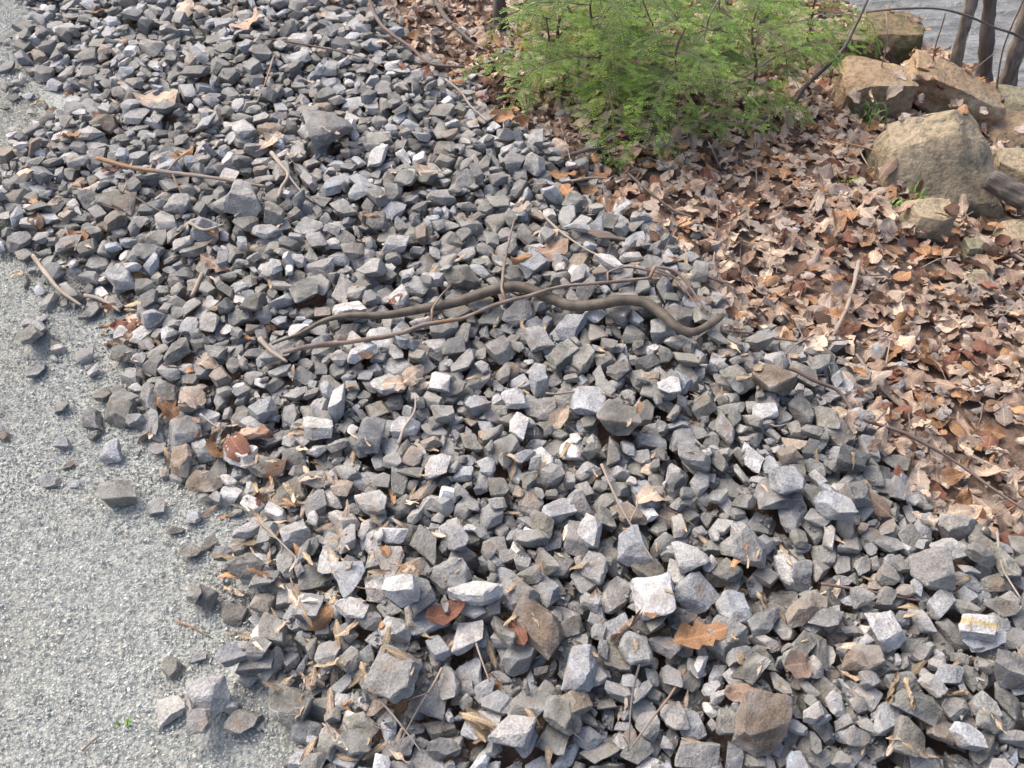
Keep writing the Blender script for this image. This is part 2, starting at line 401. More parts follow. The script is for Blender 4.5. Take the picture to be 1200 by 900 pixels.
# ------------------------------------------------------------------ stone shapes
def fresh_hull(bm):
    pts = [v.co.copy() for v in bm.verts]; bm.free()
    nb = bmesh.new()
    for p in pts: nb.verts.new(p)
    h = bmesh.ops.convex_hull(nb, input=nb.verts)
    bmesh.ops.delete(nb, geom=list({g for g in h['geom_interior'] + h['geom_unused'] if isinstance(g, bmesh.types.BMVert)}), context='VERTS')
    bmesh.ops.recalc_face_normals(nb, faces=nb.faces[:])
    return nb
def make_proto(seed, kind):
    rr = random.Random(seed)
    bm = bmesh.new()
    bmesh.ops.create_cube(bm, size=1.0)
    ax = {'block': (1.0, rr.uniform(.72, .95), rr.uniform(.58, .8)), 'slab': (1.0, rr.uniform(.65, .9), rr.uniform(.3, .46)),
          'long': (1.0, rr.uniform(.42, .58), rr.uniform(.36, .5)), 'wedge': (1.0, rr.uniform(.7, .9), rr.uniform(.5, .7))}[kind]
    sh = [rr.uniform(-.38, .38) for _ in range(4)]
    for v in bm.verts:
        x_, y_, z_ = v.co
        tp_ = 1 - 0.55 * rr.random() * (x_ > 0) if kind == 'wedge' else 1
        v.co = Vector(((x_ + sh[0] * y_ + sh[1] * z_) * ax[0], (y_ + sh[2] * z_) * ax[1], (z_ + sh[3] * x_) * ax[2] * tp_)) + Vector((rr.uniform(-.1, .1), rr.uniform(-.1, .1), rr.uniform(-.08, .08)))
    bm = fresh_hull(bm)
    for k in range(rr.randint(7, 12)):
        n = Vector((rr.gauss(0, 1), rr.gauss(0, 1), rr.gauss(0, 1))).normalized()
        supp = max(v.co.dot(n) for v in bm.verts)
        d = supp * rr.uniform(0.55, 0.9)
        geom = bm.verts[:] + bm.edges[:] + bm.faces[:]
        bmesh.ops.bisect_plane(bm, geom=geom, plane_co=n * d, plane_no=n, clear_outer=True, dist=1e-5)
        bmesh.ops.contextual_create(bm, geom=[e for e in bm.edges if e.is_boundary])
        bmesh.ops.remove_doubles(bm, verts=bm.verts, dist=0.04)
        bm = fresh_hull(bm)
    bmesh.ops.dissolve_limit(bm, angle_limit=R(9), verts=bm.verts[:], edges=bm.edges[:])
    lo = Vector([min(v.co[i] for v in bm.verts) for i in range(3)]); hi = Vector([max(v.co[i] for v in bm.verts) for i in range(3)])
    c = (lo + hi) / 2; sz = max(hi - lo)
    for v in bm.verts: v.co = (v.co - c) / sz
    bm.normal_update(); bmesh.ops.recalc_face_normals(bm, faces=bm.faces)
    pl = []; cen_ = sum((v.co for v in bm.verts), Vector()) / len(bm.verts)
    for f in bm.faces:
        n = f.normal.normalized()
        if n.dot(f.calc_center_median() - cen_) < 0: n = -n
        pl.append([*n, max(v.co.dot(n) for v in bm.verts)])
    planes = np.array(pl)
    bmesh.ops.bevel(bm, geom=bm.edges[:], offset=rr.uniform(0.018, 0.04), segments=1, profile=0.6, affect='EDGES', clamp_overlap=True)
    bmesh.ops.triangulate(bm, faces=bm.faces[:])
    bmesh.ops.remove_doubles(bm, verts=bm.verts, dist=0.004)
    bmesh.ops.recalc_face_normals(bm, faces=bm.faces)
    def out(bmx):
        bmx.verts.index_update()
        return (np.array([v.co[:] for v in bmx.verts]), np.array([[v.index for v in f.verts] for f in bmx.faces]))
    lowb = bm.copy()
    for v in lowb.verts:
        v.co += v.normal * (0.03 * mnoise.noise(v.co * 4 + Vector((seed, 0, 0))) + 0.02 * mnoise.noise(v.co * 11 + Vector((seed, 4, 0))))
    low = out(lowb); lowb.free()
    edges = [e for e in bm.edges if e.calc_length() > 0.16]
    bmesh.ops.subdivide_edges(bm, edges=edges, cuts=1, use_grid_fill=False)
    bmesh.ops.triangulate(bm, faces=bm.faces[:])
    edges = [e for e in bm.edges if e.calc_length() > 0.15]
    bmesh.ops.subdivide_edges(bm, edges=edges, cuts=1, use_grid_fill=False)
    bmesh.ops.triangulate(bm, faces=bm.faces[:])
    bm.normal_update()
    for v in bm.verts:
        q = v.co * 3.2 + Vector((seed * 1.7, 3, 1))
        v.co += v.normal * (0.034 * mnoise.noise(q) + 0.026 * mnoise.noise(q * 2.9) + 0.012 * mnoise.noise(q * 7))
    high = out(bm); bm.free()
    return dict(planes=planes, low=low, high=high, kind=kind)
kinds = ['block'] * 12 + ['wedge'] * 20 + ['slab'] * 14 + ['long'] * 9
PROTO = [make_proto(100 + i, k) for i, k in enumerate(kinds)]
BYK = {k: [i for i, q in enumerate(kinds) if q == k] for k in set(kinds)}

def rand_rot(flat=0.5):
    q = rng.normal(size=4)
    q /= np.linalg.norm(q)
    w, x, y, z = q
    M = np.array([[1 - 2 * (y * y + z * z), 2 * (x * y - z * w), 2 * (x * z + y * w)], [2 * (x * y + z * w), 1 - 2 * (x * x + z * z), 2 * (y * z - x * w)],
                  [2 * (x * z - y * w), 2 * (y * z + x * w), 1 - 2 * (x * x + y * y)]])
    if rng.random() < flat:      # mostly lying on a broad face
        a = rng.uniform(0, 2 * math.pi); t = rng.normal(0, 0.28); b = rng.uniform(0, 2 * math.pi)
        Rz = np.array([[math.cos(a), -math.sin(a), 0], [math.sin(a), math.cos(a), 0], [0, 0, 1]])
        k = np.array([math.cos(b), math.sin(b), 0]); K = np.array([[0, -k[2], k[1]], [k[2], 0, -k[0]], [-k[1], k[0], 0]])
        M = (np.eye(3) + math.sin(t) * K + (1 - math.cos(t)) * K @ K) @ Rz
        if rng.random() < 0.5: M = M @ np.diag([1, -1, -1])
    return M

def footprint(planes, M, S, cx, cy):
    """lower / upper surface of a convex stone over the grid cells it covers; S: per-axis scale"""
    n = planes[:, :3] / S; L = np.linalg.norm(n, axis=1); n = n / L[:, None]; d = planes[:, 3] / L
    n = n @ M.T
    r = S.max() * 0.62
    i0 = max(int((cx - r - GX0) / CELL), 0); i1 = min(int((cx + r - GX0) / CELL) + 2, NX)
    j0 = max(int((cy - r - GY0) / CELL), 0); j1 = min(int((cy + r - GY0) / CELL) + 2, NY)
    if i1 - i0 < 3 or j1 - j0 < 3: return None
    X = (gx[i0:i1] - cx)[:, None]; Y = (gy[j0:j1] - cy)[None, :]
    nz = n[:, 2].copy(); small = np.abs(nz) < 0.03; nz[small] = np.where(nz[small] < 0, -0.03, 0.03)
    Z = (d[:, None, None] - n[:, 0][:, None, None] * X - n[:, 1][:, None, None] * Y) / nz[:, None, None]
    up = nz > 0
    zu = Z[up].min(0); zl = Z[~up].max(0)
    return i0, i1, j0, j1, zl, zu, zu >= zl

STONES = []   # dict(proto, M, S, loc, col, label...)
PALETTE = [('dark olive grey', (0.140, 0.137, 0.121), 0.40), ('dark slate grey', (0.160, 0.160, 0.158), 0.13), ('mid grey', (0.247, 0.242, 0.232), 0.17),
           ('blue grey', (0.262, 0.274, 0.290), 0.14), ('light grey', (0.395, 0.39, 0.38), 0.085), ('white', (0.50, 0.495, 0.49), 0.02), ('brown', (0.20, 0.155, 0.115), 0.045)]
PW = np.array([p[2] for p in PALETTE]); PW /= PW.sum()
PBY = {p[0]: p for p in PALETTE}
def pick_col(name=None):
    p = PBY[name] if name else PALETTE[rng.choice(len(PALETTE), p=PW)]
    f = math.exp(rng.normal(0, 0.16)); t = rng.normal(0, 0.03)
    return p[0], np.clip(np.array(p[1]) * f * np.array([1 + t, 1, 1 - t]), 0.02, 0.75)

def drop(cx, cy, size, ncand=7, jit=0.018, flat=0.72, proto=None, S=None, sink=0.0, fixed=None, col=None, extra=None, q=0.90):
    best = None
    for c in range(ncand):
        pi = proto if proto is not None else int(rng.integers(len(PROTO)))
        M = fixed if fixed is not None else rand_rot(flat)
        SS = S if S is not None else size * np.array([1, rng.uniform(.85, 1.1), rng.uniform(.85, 1.1)])
        x = cx + (rng.uniform(-jit, jit) if jit else 0); y = cy + (rng.uniform(-jit, jit) if jit else 0)
        f = footprint(PROTO[pi]['planes'], M, SS, x, y)
        if f is None: continue
        i0, i1, j0, j1, zl, zu, ok = f
        if ok.sum() < 4: continue
        h = H[i0:i1, j0:j1]
        gap = (h - zl)[ok]
        z = np.quantile(gap, q)
        cost = z + zu[ok].max() * 0.6 + 0.5 * (z - gap.mean()) * 0.6
        if best is None or cost < best[0]: best = (cost, pi, M, SS, x, y, z, f)
    if best is None: return None
    _, pi, M, SS, x, y, z, f = best
    i0, i1, j0, j1, zl, zu, ok = f
    z -= sink
    h = H[i0:i1, j0:j1]; top = zu + z
    m = ok & (top > h)
    h[m] = top[m]; OWN[i0:i1, j0:j1][m] = len(STONES)
    cn, cc = col if col is not None else pick_col()
    st = dict(p=pi, M=M, S=SS, loc=np.array([x, y, z]), cn=cn, col=cc, seed=rng.uniform(0, 50, 3))
    if extra: st.update(extra)
    STONES.append(st)
    return st

# thickness the bank of stones is built up to
LD = np.repeat(np.repeat(dist_poly([gpt(p) for p in LEAF_EDGE] + [(9, -3), (9, 12), (-1.0, 12)], cX, cY), cs, 0), cs, 1)[:NX, :NY]
THICK = np.clip(0.012 + GD * np.where(RD > LD, 0.14, 0.36), 0, 0.058) + np.where(GD > 0, 0.012 * np.repeat(np.repeat(vnoise(cX * 4, cY * 4, 31), cs, 0), cs, 1)[:NX, :NY], 0)
def stone_size(): return float(np.clip(rng.lognormal(math.log(0.0345), 0.40), 0.014, 0.070))
view = lambda x, y: (y < 3.75) & (np.abs(x) < 0.58 + 0.60 * y)
CELLS = np.flatnonzero((GD > -0.02) & view(GXm, GYm) & (GYm < 3.75) & (np.abs(GXm) < 2.45)); tries = 0; fails = 0
while tries < 50000 and fails < 1200:
    tries += 1
    k = CELLS[int(rng.integers(len(CELLS)))]; i, j = divmod(int(k), NY); x, y = gx[i], gy[j]; g = GD[i, j]
    a = H[max(i - 3, 0):i + 4, max(j - 3, 0):j + 4].mean() - TB[i, j]
    if a > THICK[i, j] - 0.010:
        fails += 1; continue
    fails = 0
    drop(x, y, stone_size() * (1 - 0.08 * min(max(y - 1.4, 0), 1.5)), 6, q=0.93)
HBIG = box_blur(H, 9)
for k in range(5200):          # chips that fill the hollows
    x = rng.uniform(-2.3, 2.3); y = rng.uniform(0.36, 3.7)
    if not view(x, y): continue
    i, j = gi(x, y)
    if GD[i, j] < -0.01 or H[i, j] > HBIG[i, j] - 0.006: continue
    drop(x, y, rng.uniform(0.014, 0.030), 3, 0.006)
refresh()
# strays in the litter and on the road
STRAY = np.flatnonzero((GD < 0) & (GD > -0.4) & view(GXm, GYm) & (GYm < 3.7))
for k in range(2600):
    i, j = divmod(int(STRAY[int(rng.integers(len(STRAY)))]), NY); x, y = gx[i], gy[j]
    g = sample(GD, x, y); r_ = sample(RD, x, y)
    if g > 0: continue
    if r_ > 0:
        if rng.random() < math.exp(g / 0.06) * 0.42: drop(x, y, stone_size() * rng.uniform(0.45, 0.95), 3, sink=rng.uniform(0.0, 0.004))
    elif rng.random() < math.exp(g / 0.11) * 0.6: drop(x, y, stone_size() * 0.85, 3)

# stones one can point to in the photograph: px, py, width px, height px, colour, shape, label
NAMED = [
 (558, 698, 70, 40, 'light grey', 'long', 'long pale speckled stone lying across darker stones', 1.2),
 (765, 705, 48, 56, 'white', 'wedge', 'chalky white angular stone beside a curled pinkish leaf', 1.0),
 (388, 156, 52, 50, 'dark slate grey', 'wedge', 'big dark grey wedge-shaped stone uphill of the snake', 1.1),
 (290, 240, 50, 42, 'mid grey', 'block', 'big grey block below the thin grey stick', 1.1),
 (726, 495, 58, 46, 'dark olive grey', 'wedge', 'big dark olive stone with sharp edges', 0.85),
 (463, 797, 64, 62, 'mid grey', 'block', 'big rounded mid grey stone beside two thin twigs', 0.9),
 (340, 826, 62, 48, 'dark olive grey', 'slab', 'flat dark brown-grey slab at the edge of the grit road', 1.0),
 (472, 702, 46, 30, 'light grey', 'block', 'pale oblong stone next to the long speckled stone', 1.2),
 (463, 736, 38, 36, 'light grey', 'block', 'squarish pale grey stone below the long speckled stone', 1.0),
 (412, 712, 46, 34, 'light grey', 'slab', 'pale pitted stone close to the grit road', 1.0),
 (632, 735, 58, 66, 'brown', 'slab', 'large brown-grey flat stone with a broken edge', 0.75),
 (605, 470, 34, 30, 'light grey', 'block', 'pale flat-topped block touching a white stone', 1.3),
 (607, 500, 28, 38, 'white', 'long', 'bright white stone below the snake', 1.0),
 (517, 450, 32, 28, 'light grey', 'block', 'white-topped blocky stone beside the curled tan leaves', 1.35),
 (560, 473, 34, 26, 'blue grey', 'block', 'blue-grey squared stone between two pale stones', 1.0),
 (688, 472, 48, 36, 'blue grey', 'wedge', 'pale bluish wedge stone downhill of the snake', 1.35),
 (905, 448, 52, 32, 'brown', 'slab', 'flat brown slab near the leaf litter', 0.8),
 (872, 645, 48, 48, 'mid grey', 'wedge', 'large striped grey stone with a rounded shoulder', 1.1),
 (974, 600, 46, 38, 'blue grey', 'block', 'pale blue-grey block near the dark red twig', 1.25),
 (692, 622, 36, 46, 'white', 'long', 'broken white stone with a brown crust', 0.85),
 (740, 642, 46, 36, 'blue grey', 'wedge', 'blue-grey pointed stone against a reddish twig', 1.0),
 (762, 437, 34, 18, 'brown', 'long', 'orange-tan oblong stone below the head of the snake', 1.6),
 (783, 460, 28, 26, 'white', 'block', 'small bright white lump of stone', 0.9),
 (622, 630, 48, 18, 'dark olive grey', 'long', 'slim olive stone lying lengthwise', 1.3),
 (680, 785, 44, 52, 'blue grey', 'slab', 'smooth pale blue-grey stone leaning on dark stones', 1.2),
 (945, 716, 64, 34, 'brown', 'long', 'long rust-brown stone in the loose bank', 1.0),
 (1142, 738, 50, 22, 'light grey', 'long', 'pale stone with a yellow lichen streak', 1.35),
 (1038, 742, 36, 44, 'white', 'wedge', 'white stone with a small blue pebble on it', 0.9),
 (892, 850, 56, 62, 'brown', 'slab', 'large brownish-grey flat stone with flecks', 0.7),
 (1092, 674, 54, 46, 'mid grey', 'wedge', 'large plain grey angular stone beside a brown twig', 0.9),
 (1132, 864, 38, 34, 'blue grey', 'block', 'pale blue smooth stone at the end of the bank', 1.3),
 (1178, 790, 48, 44, 'dark slate grey', 'block', 'dark greenish blocky stone near a rolled leaf', 0.9),
 (1010, 770, 50, 44, 'brown', 'wedge', 'brown wedge-shaped stone above a rolled leaf', 0.8),
 (600, 858, 54, 46, 'light grey', 'block', 'pale bluish-grey lumpy stone below split straw', 0.95),
 (436, 316, 34, 26, 'mid grey', 'block', 'grey squarish stone uphill of the snake tail', 1.1),
 (660, 840, 50, 40, 'dark olive grey', 'block', 'dark grey-green rounded block between pale stones', 1.0),
 (300, 775, 40, 40, 'dark slate grey', 'slab', 'dark slab half on the grit and half on stones', 1.0),
 (312, 545, 50, 36, 'dark olive grey', 'slab', 'flat dark stone beside the lump of brown bark', 0.9),
 (372, 500, 44, 26, 'light grey', 'slab', 'flat pale grey stone near the lump of brown bark', 1.1),
 (290, 668, 46, 38, 'dark olive grey', 'slab', 'dark flat stone at the margin of the grit', 1.0),
 (360, 712, 44, 34, 'blue grey', 'block', 'bluish square stone at the margin of the grit', 0.9),
 (920, 570, 42, 36, 'blue grey', 'block', 'bluish block amid fallen leaf scraps', 1.0),
 (810, 655, 46, 34, 'light grey', 'wedge', 'pale triangular stone beside a leaf scrap', 1.0),
]
KSH = {'block': (1, .8, .7), 'wedge': (1, .8, .6), 'slab': (1, .8, .4), 'long': (1, .5, .45)}
NAMED_ST = []
for k, (px, py, w, h, cn, sh, lab, lum) in enumerate(NAMED):
    p = at(px, py, 0.018, Hfield); m = mpp(p)
    pi = BYK[sh][k % len(BYK[sh])]
    ss = max(w, h * 1.2) * m * 0.92
    cname, cc = pick_col(cn); cc = np.clip(np.array(PBY[cn][1]) * lum * 0.94, 0, 0.46)
    tilt = 0.25
    a = rng.normal(0, 0.25) + (math.pi / 2 if h > w * 1.05 else 0)
    bb = rng.uniform(0, 6.28); ti = rng.normal(0, tilt * 0.6) ; kx = np.array([math.cos(bb), math.sin(bb), 0])
    K = np.array([[0, 0, kx[1]], [0, 0, -kx[0]], [-kx[1], kx[0], 0]])
    Mz = np.array([[math.cos(a), -math.sin(a), 0], [math.sin(a), math.cos(a), 0], [0, 0, 1]])
    M = (np.eye(3) + math.sin(ti) * K + (1 - math.cos(ti)) * K @ K) @ Mz
    st = drop(p[0], p[1], ss, 1, 0, proto=pi, S=ss * np.array([1, 1, 1.0]), fixed=M, col=(cn, cc), q=0.74, extra=dict(label=lab))
    NAMED_ST.append(len(STONES) - 1)
refresh()

# stones pressed into the grit road
ROADST = [(40, 390, 32, 14, 'blue grey'), (42, 405, 28, 12, 'dark olive grey'), (43, 436, 22, 14, 'dark slate grey'), (107, 494, 36, 18, 'dark slate grey'), (110, 510, 16, 12, 'dark olive grey'),
 (73, 478, 20, 12, 'dark olive grey'), (76, 520, 20, 16, 'blue grey'), (5, 512, 16, 10, 'dark olive grey'), (132, 532, 28, 16, 'blue grey'), (57, 563, 30, 12, 'dark slate grey'), (143, 582, 46, 24, 'dark olive grey'),
 (183, 595, 18, 20, 'mid grey'), (205, 622, 20, 16, 'dark olive grey'), (227, 606, 20, 16, 'blue grey'), (225, 647, 22, 20, 'dark olive grey'), (245, 636, 18, 18, 'dark olive grey'), (263, 652, 26, 16, 'dark slate grey'),
 (232, 704, 18, 18, 'dark olive grey'), (273, 716, 34, 20, 'dark slate grey'), (203, 784, 28, 22, 'dark olive grey'), (200, 832, 36, 22, 'light grey'), (249, 824, 50, 40, 'light grey'), (277, 778, 36, 26, 'blue grey'),
 (305, 768, 28, 22, 'dark slate grey'), (233, 770, 16, 16, 'blue grey'), (240, 855, 34, 16, 'mid grey'), (285, 845, 34, 30, 'dark olive grey'), (80, 545, 16, 8, 'dark olive grey'), (160, 495, 22, 14, 'mid grey'), (120, 462, 24, 16, 'dark olive grey')]
ROAD_ST = []
for k, (px, py, w, h, cn) in enumerate(ROADST):
    p = at(px, py, 0.004, Hfield); m = mpp(p)
    sh = ['slab', 'block', 'wedge'][k % 3]; pi = BYK[sh][(k * 5) % len(BYK[sh])]; ss = max(w, h * 1.2) * m
    a = rng.normal(0, 0.5); Mz = np.array([[math.cos(a), -math.sin(a), 0], [math.sin(a), math.cos(a), 0], [0, 0, 1]])
    drop(p[0], p[1], ss, 1, 0, proto=pi, S=ss * np.array([1, 1, 0.85]), fixed=Mz, col=pick_col(cn), q=0.97, sink=ss * 0.04, extra=dict(road=True))
    ROAD_ST.append(len(STONES) - 1)
refresh()
print('stones', len(STONES), 'tries', tries)

# ------------------------------------------------------------------ build stones
LOCS = np.array([s['loc'] for s in STONES])
PX = to_px(LOCS)
cells = np.bincount(OWN[OWN >= 0].ravel(), minlength=len(STONES))
mp_ = (LOCS[:, 1] * math.cos(PITCH) + (CAM_Z - LOCS[:, 2]) * math.sin(PITCH)) / FPX
area = cells * (CELL / mp_) ** 2
inview = (PX[:, 0] > 3) & (PX[:, 0] < 1197) & (PX[:, 1] > 3) & (PX[:, 1] < 897)
area = np.where(inview, area, -1)
single = set(NAMED_ST) | set(ROAD_ST)
for i in np.argsort(-area):
    if len(single) >= 300: break
    single.add(int(i))
MARKS = [((330, 390), 'beside the snake tail'), ((480, 355), 'beside the snake rear'), ((600, 330), 'where stick crosses snake'), ((710, 370), 'below the snake front'),
 ((845, 390), 'near the snake head'), ((370, 420), 'below the long stick end'), ((215, 210), 'next to the thin grey stick'), ((390, 150), 'around the big wedge stone'),
 ((558, 700), 'near the long speckled stone'), ((765, 700), 'around the chalky white stone'), ((610, 480), 'around the white stone pair'), ((1142, 738), 'around the lichen-streaked stone'),
 ((905, 450), 'around the flat brown slab'), ((550, 110), 'near the hemlock'), ((720, 240), 'by leaves below the hemlock'), ((975, 600), 'by the dark red twig'),
 ((100, 400), 'by the pale broken stick'), ((240, 560), 'at the grit bend'), ((330, 750), 'among tan husks by the grit'), ((463, 797), 'around the big rounded stone'),
 ((735, 830), 'around the bare twig pair'), ((1010, 770), 'around the rolled leaves'), ((890, 850), 'around the flecked flat stone'), ((100, 120), 'by the uphill grit'),
 ((250, 60), 'beyond the thin grey stick'), ((690, 620), 'around the broken white stone'), ((480, 560), 'uphill of the long speckled stone'), ((1130, 640), 'by the fallen dark twig')]
MK = np.array([m[0] for m in MARKS], float)
def near(px): return MARKS[int(np.argmin(((MK - px) ** 2 * np.array([1, 1.6])).sum(1)))][1]

def stone_geo(s, level):
    V, F = PROTO[s['p']][level]
    Vs = V * s['S']
    W = Vs @ s['M'].T
    return W, F, Vs * 1.0 + s['seed']
LV, LF, LC, LP = [], [], [], []; off = 0
SIDX = np.array(sorted(single)); SHORT = {'dark olive grey': 'olive-grey', 'dark slate grey': 'dark slate', 'mid grey': 'mid-grey', 'blue grey': 'blue-grey', 'light grey': 'pale grey'}
for i, s in enumerate(STONES):
    if i in single:
        W, F, lp = stone_geo(s, 'high')
        col = np.tile(np.append(s['col'], 1), (len(W), 1))
        if 'lichen' in s.get('label', ''):
            q = np.abs(W[:, 1] + 0.25 * W[:, 0]) < 0.006; col[q] = (0.42, 0.33, 0.13, 1)
        me = mesh_np('stone', W, F, True, col, lp); me.set_sharp_from_angle(angle=R(24))
        o = link('stone', me, M_STONE, loc=s['loc'])
        sz = s['S'][0]; big = 'large' if sz > 0.075 else ('medium' if sz > 0.055 else 'small')
        shp = {'block': 'blocky', 'wedge': 'angular', 'slab': 'flat', 'long': 'oblong'}[PROTO[s['p']]['kind']]
        dd_ = np.where(SIDX == i, 9, np.linalg.norm(LOCS[SIDX] - s['loc'], axis=1)); nb_ = STONES[SIDX[int(np.argmin(dd_))]]['cn']; nb_ = SHORT.get(nb_, nb_); nb_ = ('an ' if nb_[0] == 'o' else 'a ') + nb_
        if s.get('label'): lab = s['label']; grp = 'stones of the loose bank'
        elif s.get('road'): lab = f"{big} {SHORT.get(s['cn'], s['cn'])} {shp} stone by {nb_} one, pressed into the pale grit"; grp = 'stones lying on the grit road'
        else:
            lab = f"{big} {SHORT.get(s['cn'], s['cn'])} {shp} stone by {nb_} one {near(PX[i])}"; grp = 'stones of the loose bank'
        tag(o, lab, 'stone', grp)
    elif cells[i] > 4 and -70 < PX[i, 0] < 1270 and -60 < PX[i, 1] < 965:
        W, F, lp = stone_geo(s, 'low')
        LV.append(W + s['loc']); LF.append(F + off); off += len(W); LP.append(lp); LC.append(np.tile(np.append(s['col'], 1), (len(W), 1)))
print('stone tris', sum(len(f) for f in LF))

# ------------------------------------------------------------------ grit on the road
def tiny_proto(seed):
    r = np.random.default_rng(seed); bm = bmesh.new()
    for k in range(6):
        v = r.normal(size=3); v /= np.linalg.norm(v); bm.verts.new(v * np.array([0.5, r.uniform(.34, .46), r.uniform(.22, .38)]))
    h = bmesh.ops.convex_hull(bm, input=bm.verts)
    bmesh.ops.delete(bm, geom=[g for g in h['geom_interior'] if isinstance(g, bmesh.types.BMVert)], context='VERTS')
    bmesh.ops.triangulate(bm, faces=bm.faces[:]); bmesh.ops.recalc_face_normals(bm, faces=bm.faces[:])
    bm.verts.index_update()
    out = np.array([v.co[:] for v in bm.verts]), np.array([[v.index for v in f.verts] for f in bm.faces]); bm.free()
    return out
TINY = [tiny_proto(s) for s in range(10)]
def scatter_grit(n, cond, smin, smax, x1=0.2, pal=None, pw=None, bury=0.12):
    Vs, Fs, Cs = [], [], []; off = 0
    xs = rng.uniform(-2.3, x1, n); ys = rng.uniform(0.35, 3.6, n)
    keep = view(xs, ys) & cond(xs, ys); xs, ys = xs[keep], ys[keep]
    zs = Hs(xs, ys)
    kk = rng.integers(0, len(TINY), len(xs)); sz = rng.uniform(smin, smax, len(xs)) * np.where(rng.random(len(xs)) < 0.07, 1.7, 1)
    q = rng.normal(size=(len(xs), 4)) * np.array([1.0, .24, .24, 1.0]); q /= np.linalg.norm(q, axis=1)[:, None]
    w, x, y, z = q.T
    Ms = np.stack([np.stack([1 - 2 * (y * y + z * z), 2 * (x * y - z * w), 2 * (x * z + y * w)], -1), np.stack([2 * (x * y + z * w), 1 - 2 * (x * x + z * z), 2 * (y * z - x * w)], -1),
                   np.stack([2 * (x * z - y * w), 2 * (y * z + x * w), 1 - 2 * (x * x + y * y)], -1)], 1)
    pal = np.array(pal) if pal is not None else np.array([(0.42, 0.445, 0.42), (0.37, 0.395, 0.375), (0.48, 0.49, 0.475), (0.34, 0.355, 0.34), (0.42, 0.395, 0.34), (0.27, 0.275, 0.27)])
    ci = rng.choice(6, len(xs), p=pw or [.35, .27, .17, .12, .05, .04])
    tone = 1 + 0.10 * vnoise(xs * 5, ys * 5, 41)
    cols = 1.0 * pal[ci] * (rng.normal(1, 0.06, len(xs)) * tone)[:, None] * (1 + np.clip(vnoise(xs * 2.3, ys * 2.3, 44), 0, 1)[:, None] * np.array([0.02, -0.03, -0.14]))
    for k, (V, F) in enumerate(TINY):
        s = kk == k; n_ = s.sum()
        if not n_: continue
        W = np.einsum('nij,vj->nvi', Ms[s], V) * sz[s][:, None, None]
        W += np.stack([xs[s], ys[s], zs[s] + sz[s] * bury], -1)[:, None, :]
        Vs.append(W.reshape(-1, 3)); Fs.append((F[None] + (np.arange(n_) * len(V))[:, None, None]).reshape(-1, 3) + off); off += n_ * len(V)
        c = np.concatenate([cols[s], np.ones((n_, 1))], 1); Cs.append(np.repeat(c, len(V), 0))
    return np.concatenate(Vs), np.concatenate(Fs), np.concatenate(Cs)
GRAVEL_OFF = off
V, F, C = scatter_grit(470000, lambda x, y: (sample(RD, x, y) > -0.10) & (rng.random(len(x)) < np.clip(1.0 + sample(RD, x, y) / 0.10, 0, 1)) & ((sample(OWN, x, y) < 0) | (Hs(x, y) < 0.0065)), 0.0040, 0.0066)
tag(link('road_grit', mesh_np('road_grit', V, F, False, C), M_GRIT), 'fine pale grey-green grit covering the road', 'grit', kind='stuff')
print('grit tris', len(F))
# small chips and crumbs that fill the hollows of the bank belong to the loose gravel
HBIG = box_blur(H, 9)
V, F, C = scatter_grit(150000, lambda x, y: (sample(GD, x, y) > -0.03) & (Hs(x, y) < sample(HBIG, x, y) - 0.008), 0.006, 0.014, 2.4, [p[1] for p in PALETTE][:6], [.36, .16, .2, .16, .1, .02], 0.3)
LV.append(V); LF.append(F + GRAVEL_OFF); LC.append(C); LP.append(V + 3)
me = mesh_np('loose_gravel', np.concatenate(LV), np.concatenate(LF), True, np.concatenate(LC), np.concatenate(LP)); me.set_sharp_from_angle(angle=R(24))
tag(link('loose_gravel', me, M_STONE), 'loose bank of crushed grey stone heaped beside the grit road', 'gravel', kind='stuff')


# ------------------------------------------------------------------ tubes (sticks, snake, trunks)
def resample(P, step):
    P = np.asarray(P, float)
    # Catmull-Rom through the points
    Q = np.vstack([2 * P[0] - P[1], P, 2 * P[-1] - P[-2]]); out = []
    for i in range(1, len(Q) - 2):
        n = max(2, int(np.linalg.norm(Q[i + 1] - Q[i]) / step))
        for t in np.arange(n) / n:
            a, b, c, d = Q[i - 1], Q[i], Q[i + 1], Q[i + 2]
            out.append(0.5 * ((2 * b) + (-a + c) * t + (2 * a - 5 * b + 4 * c - d) * t * t + (-a + 3 * b - 3 * c + d) * t ** 3))
    out.append(P[-1])
    return np.array(out)

def smooth1(z, sig):
    n = int(sig * 3) + 1
    k = np.exp(-0.5 * (np.arange(-n, n + 1) / sig) ** 2); k /= k.sum()
    return np.convolve(np.pad(z, n, mode='edge'), k, 'valid')

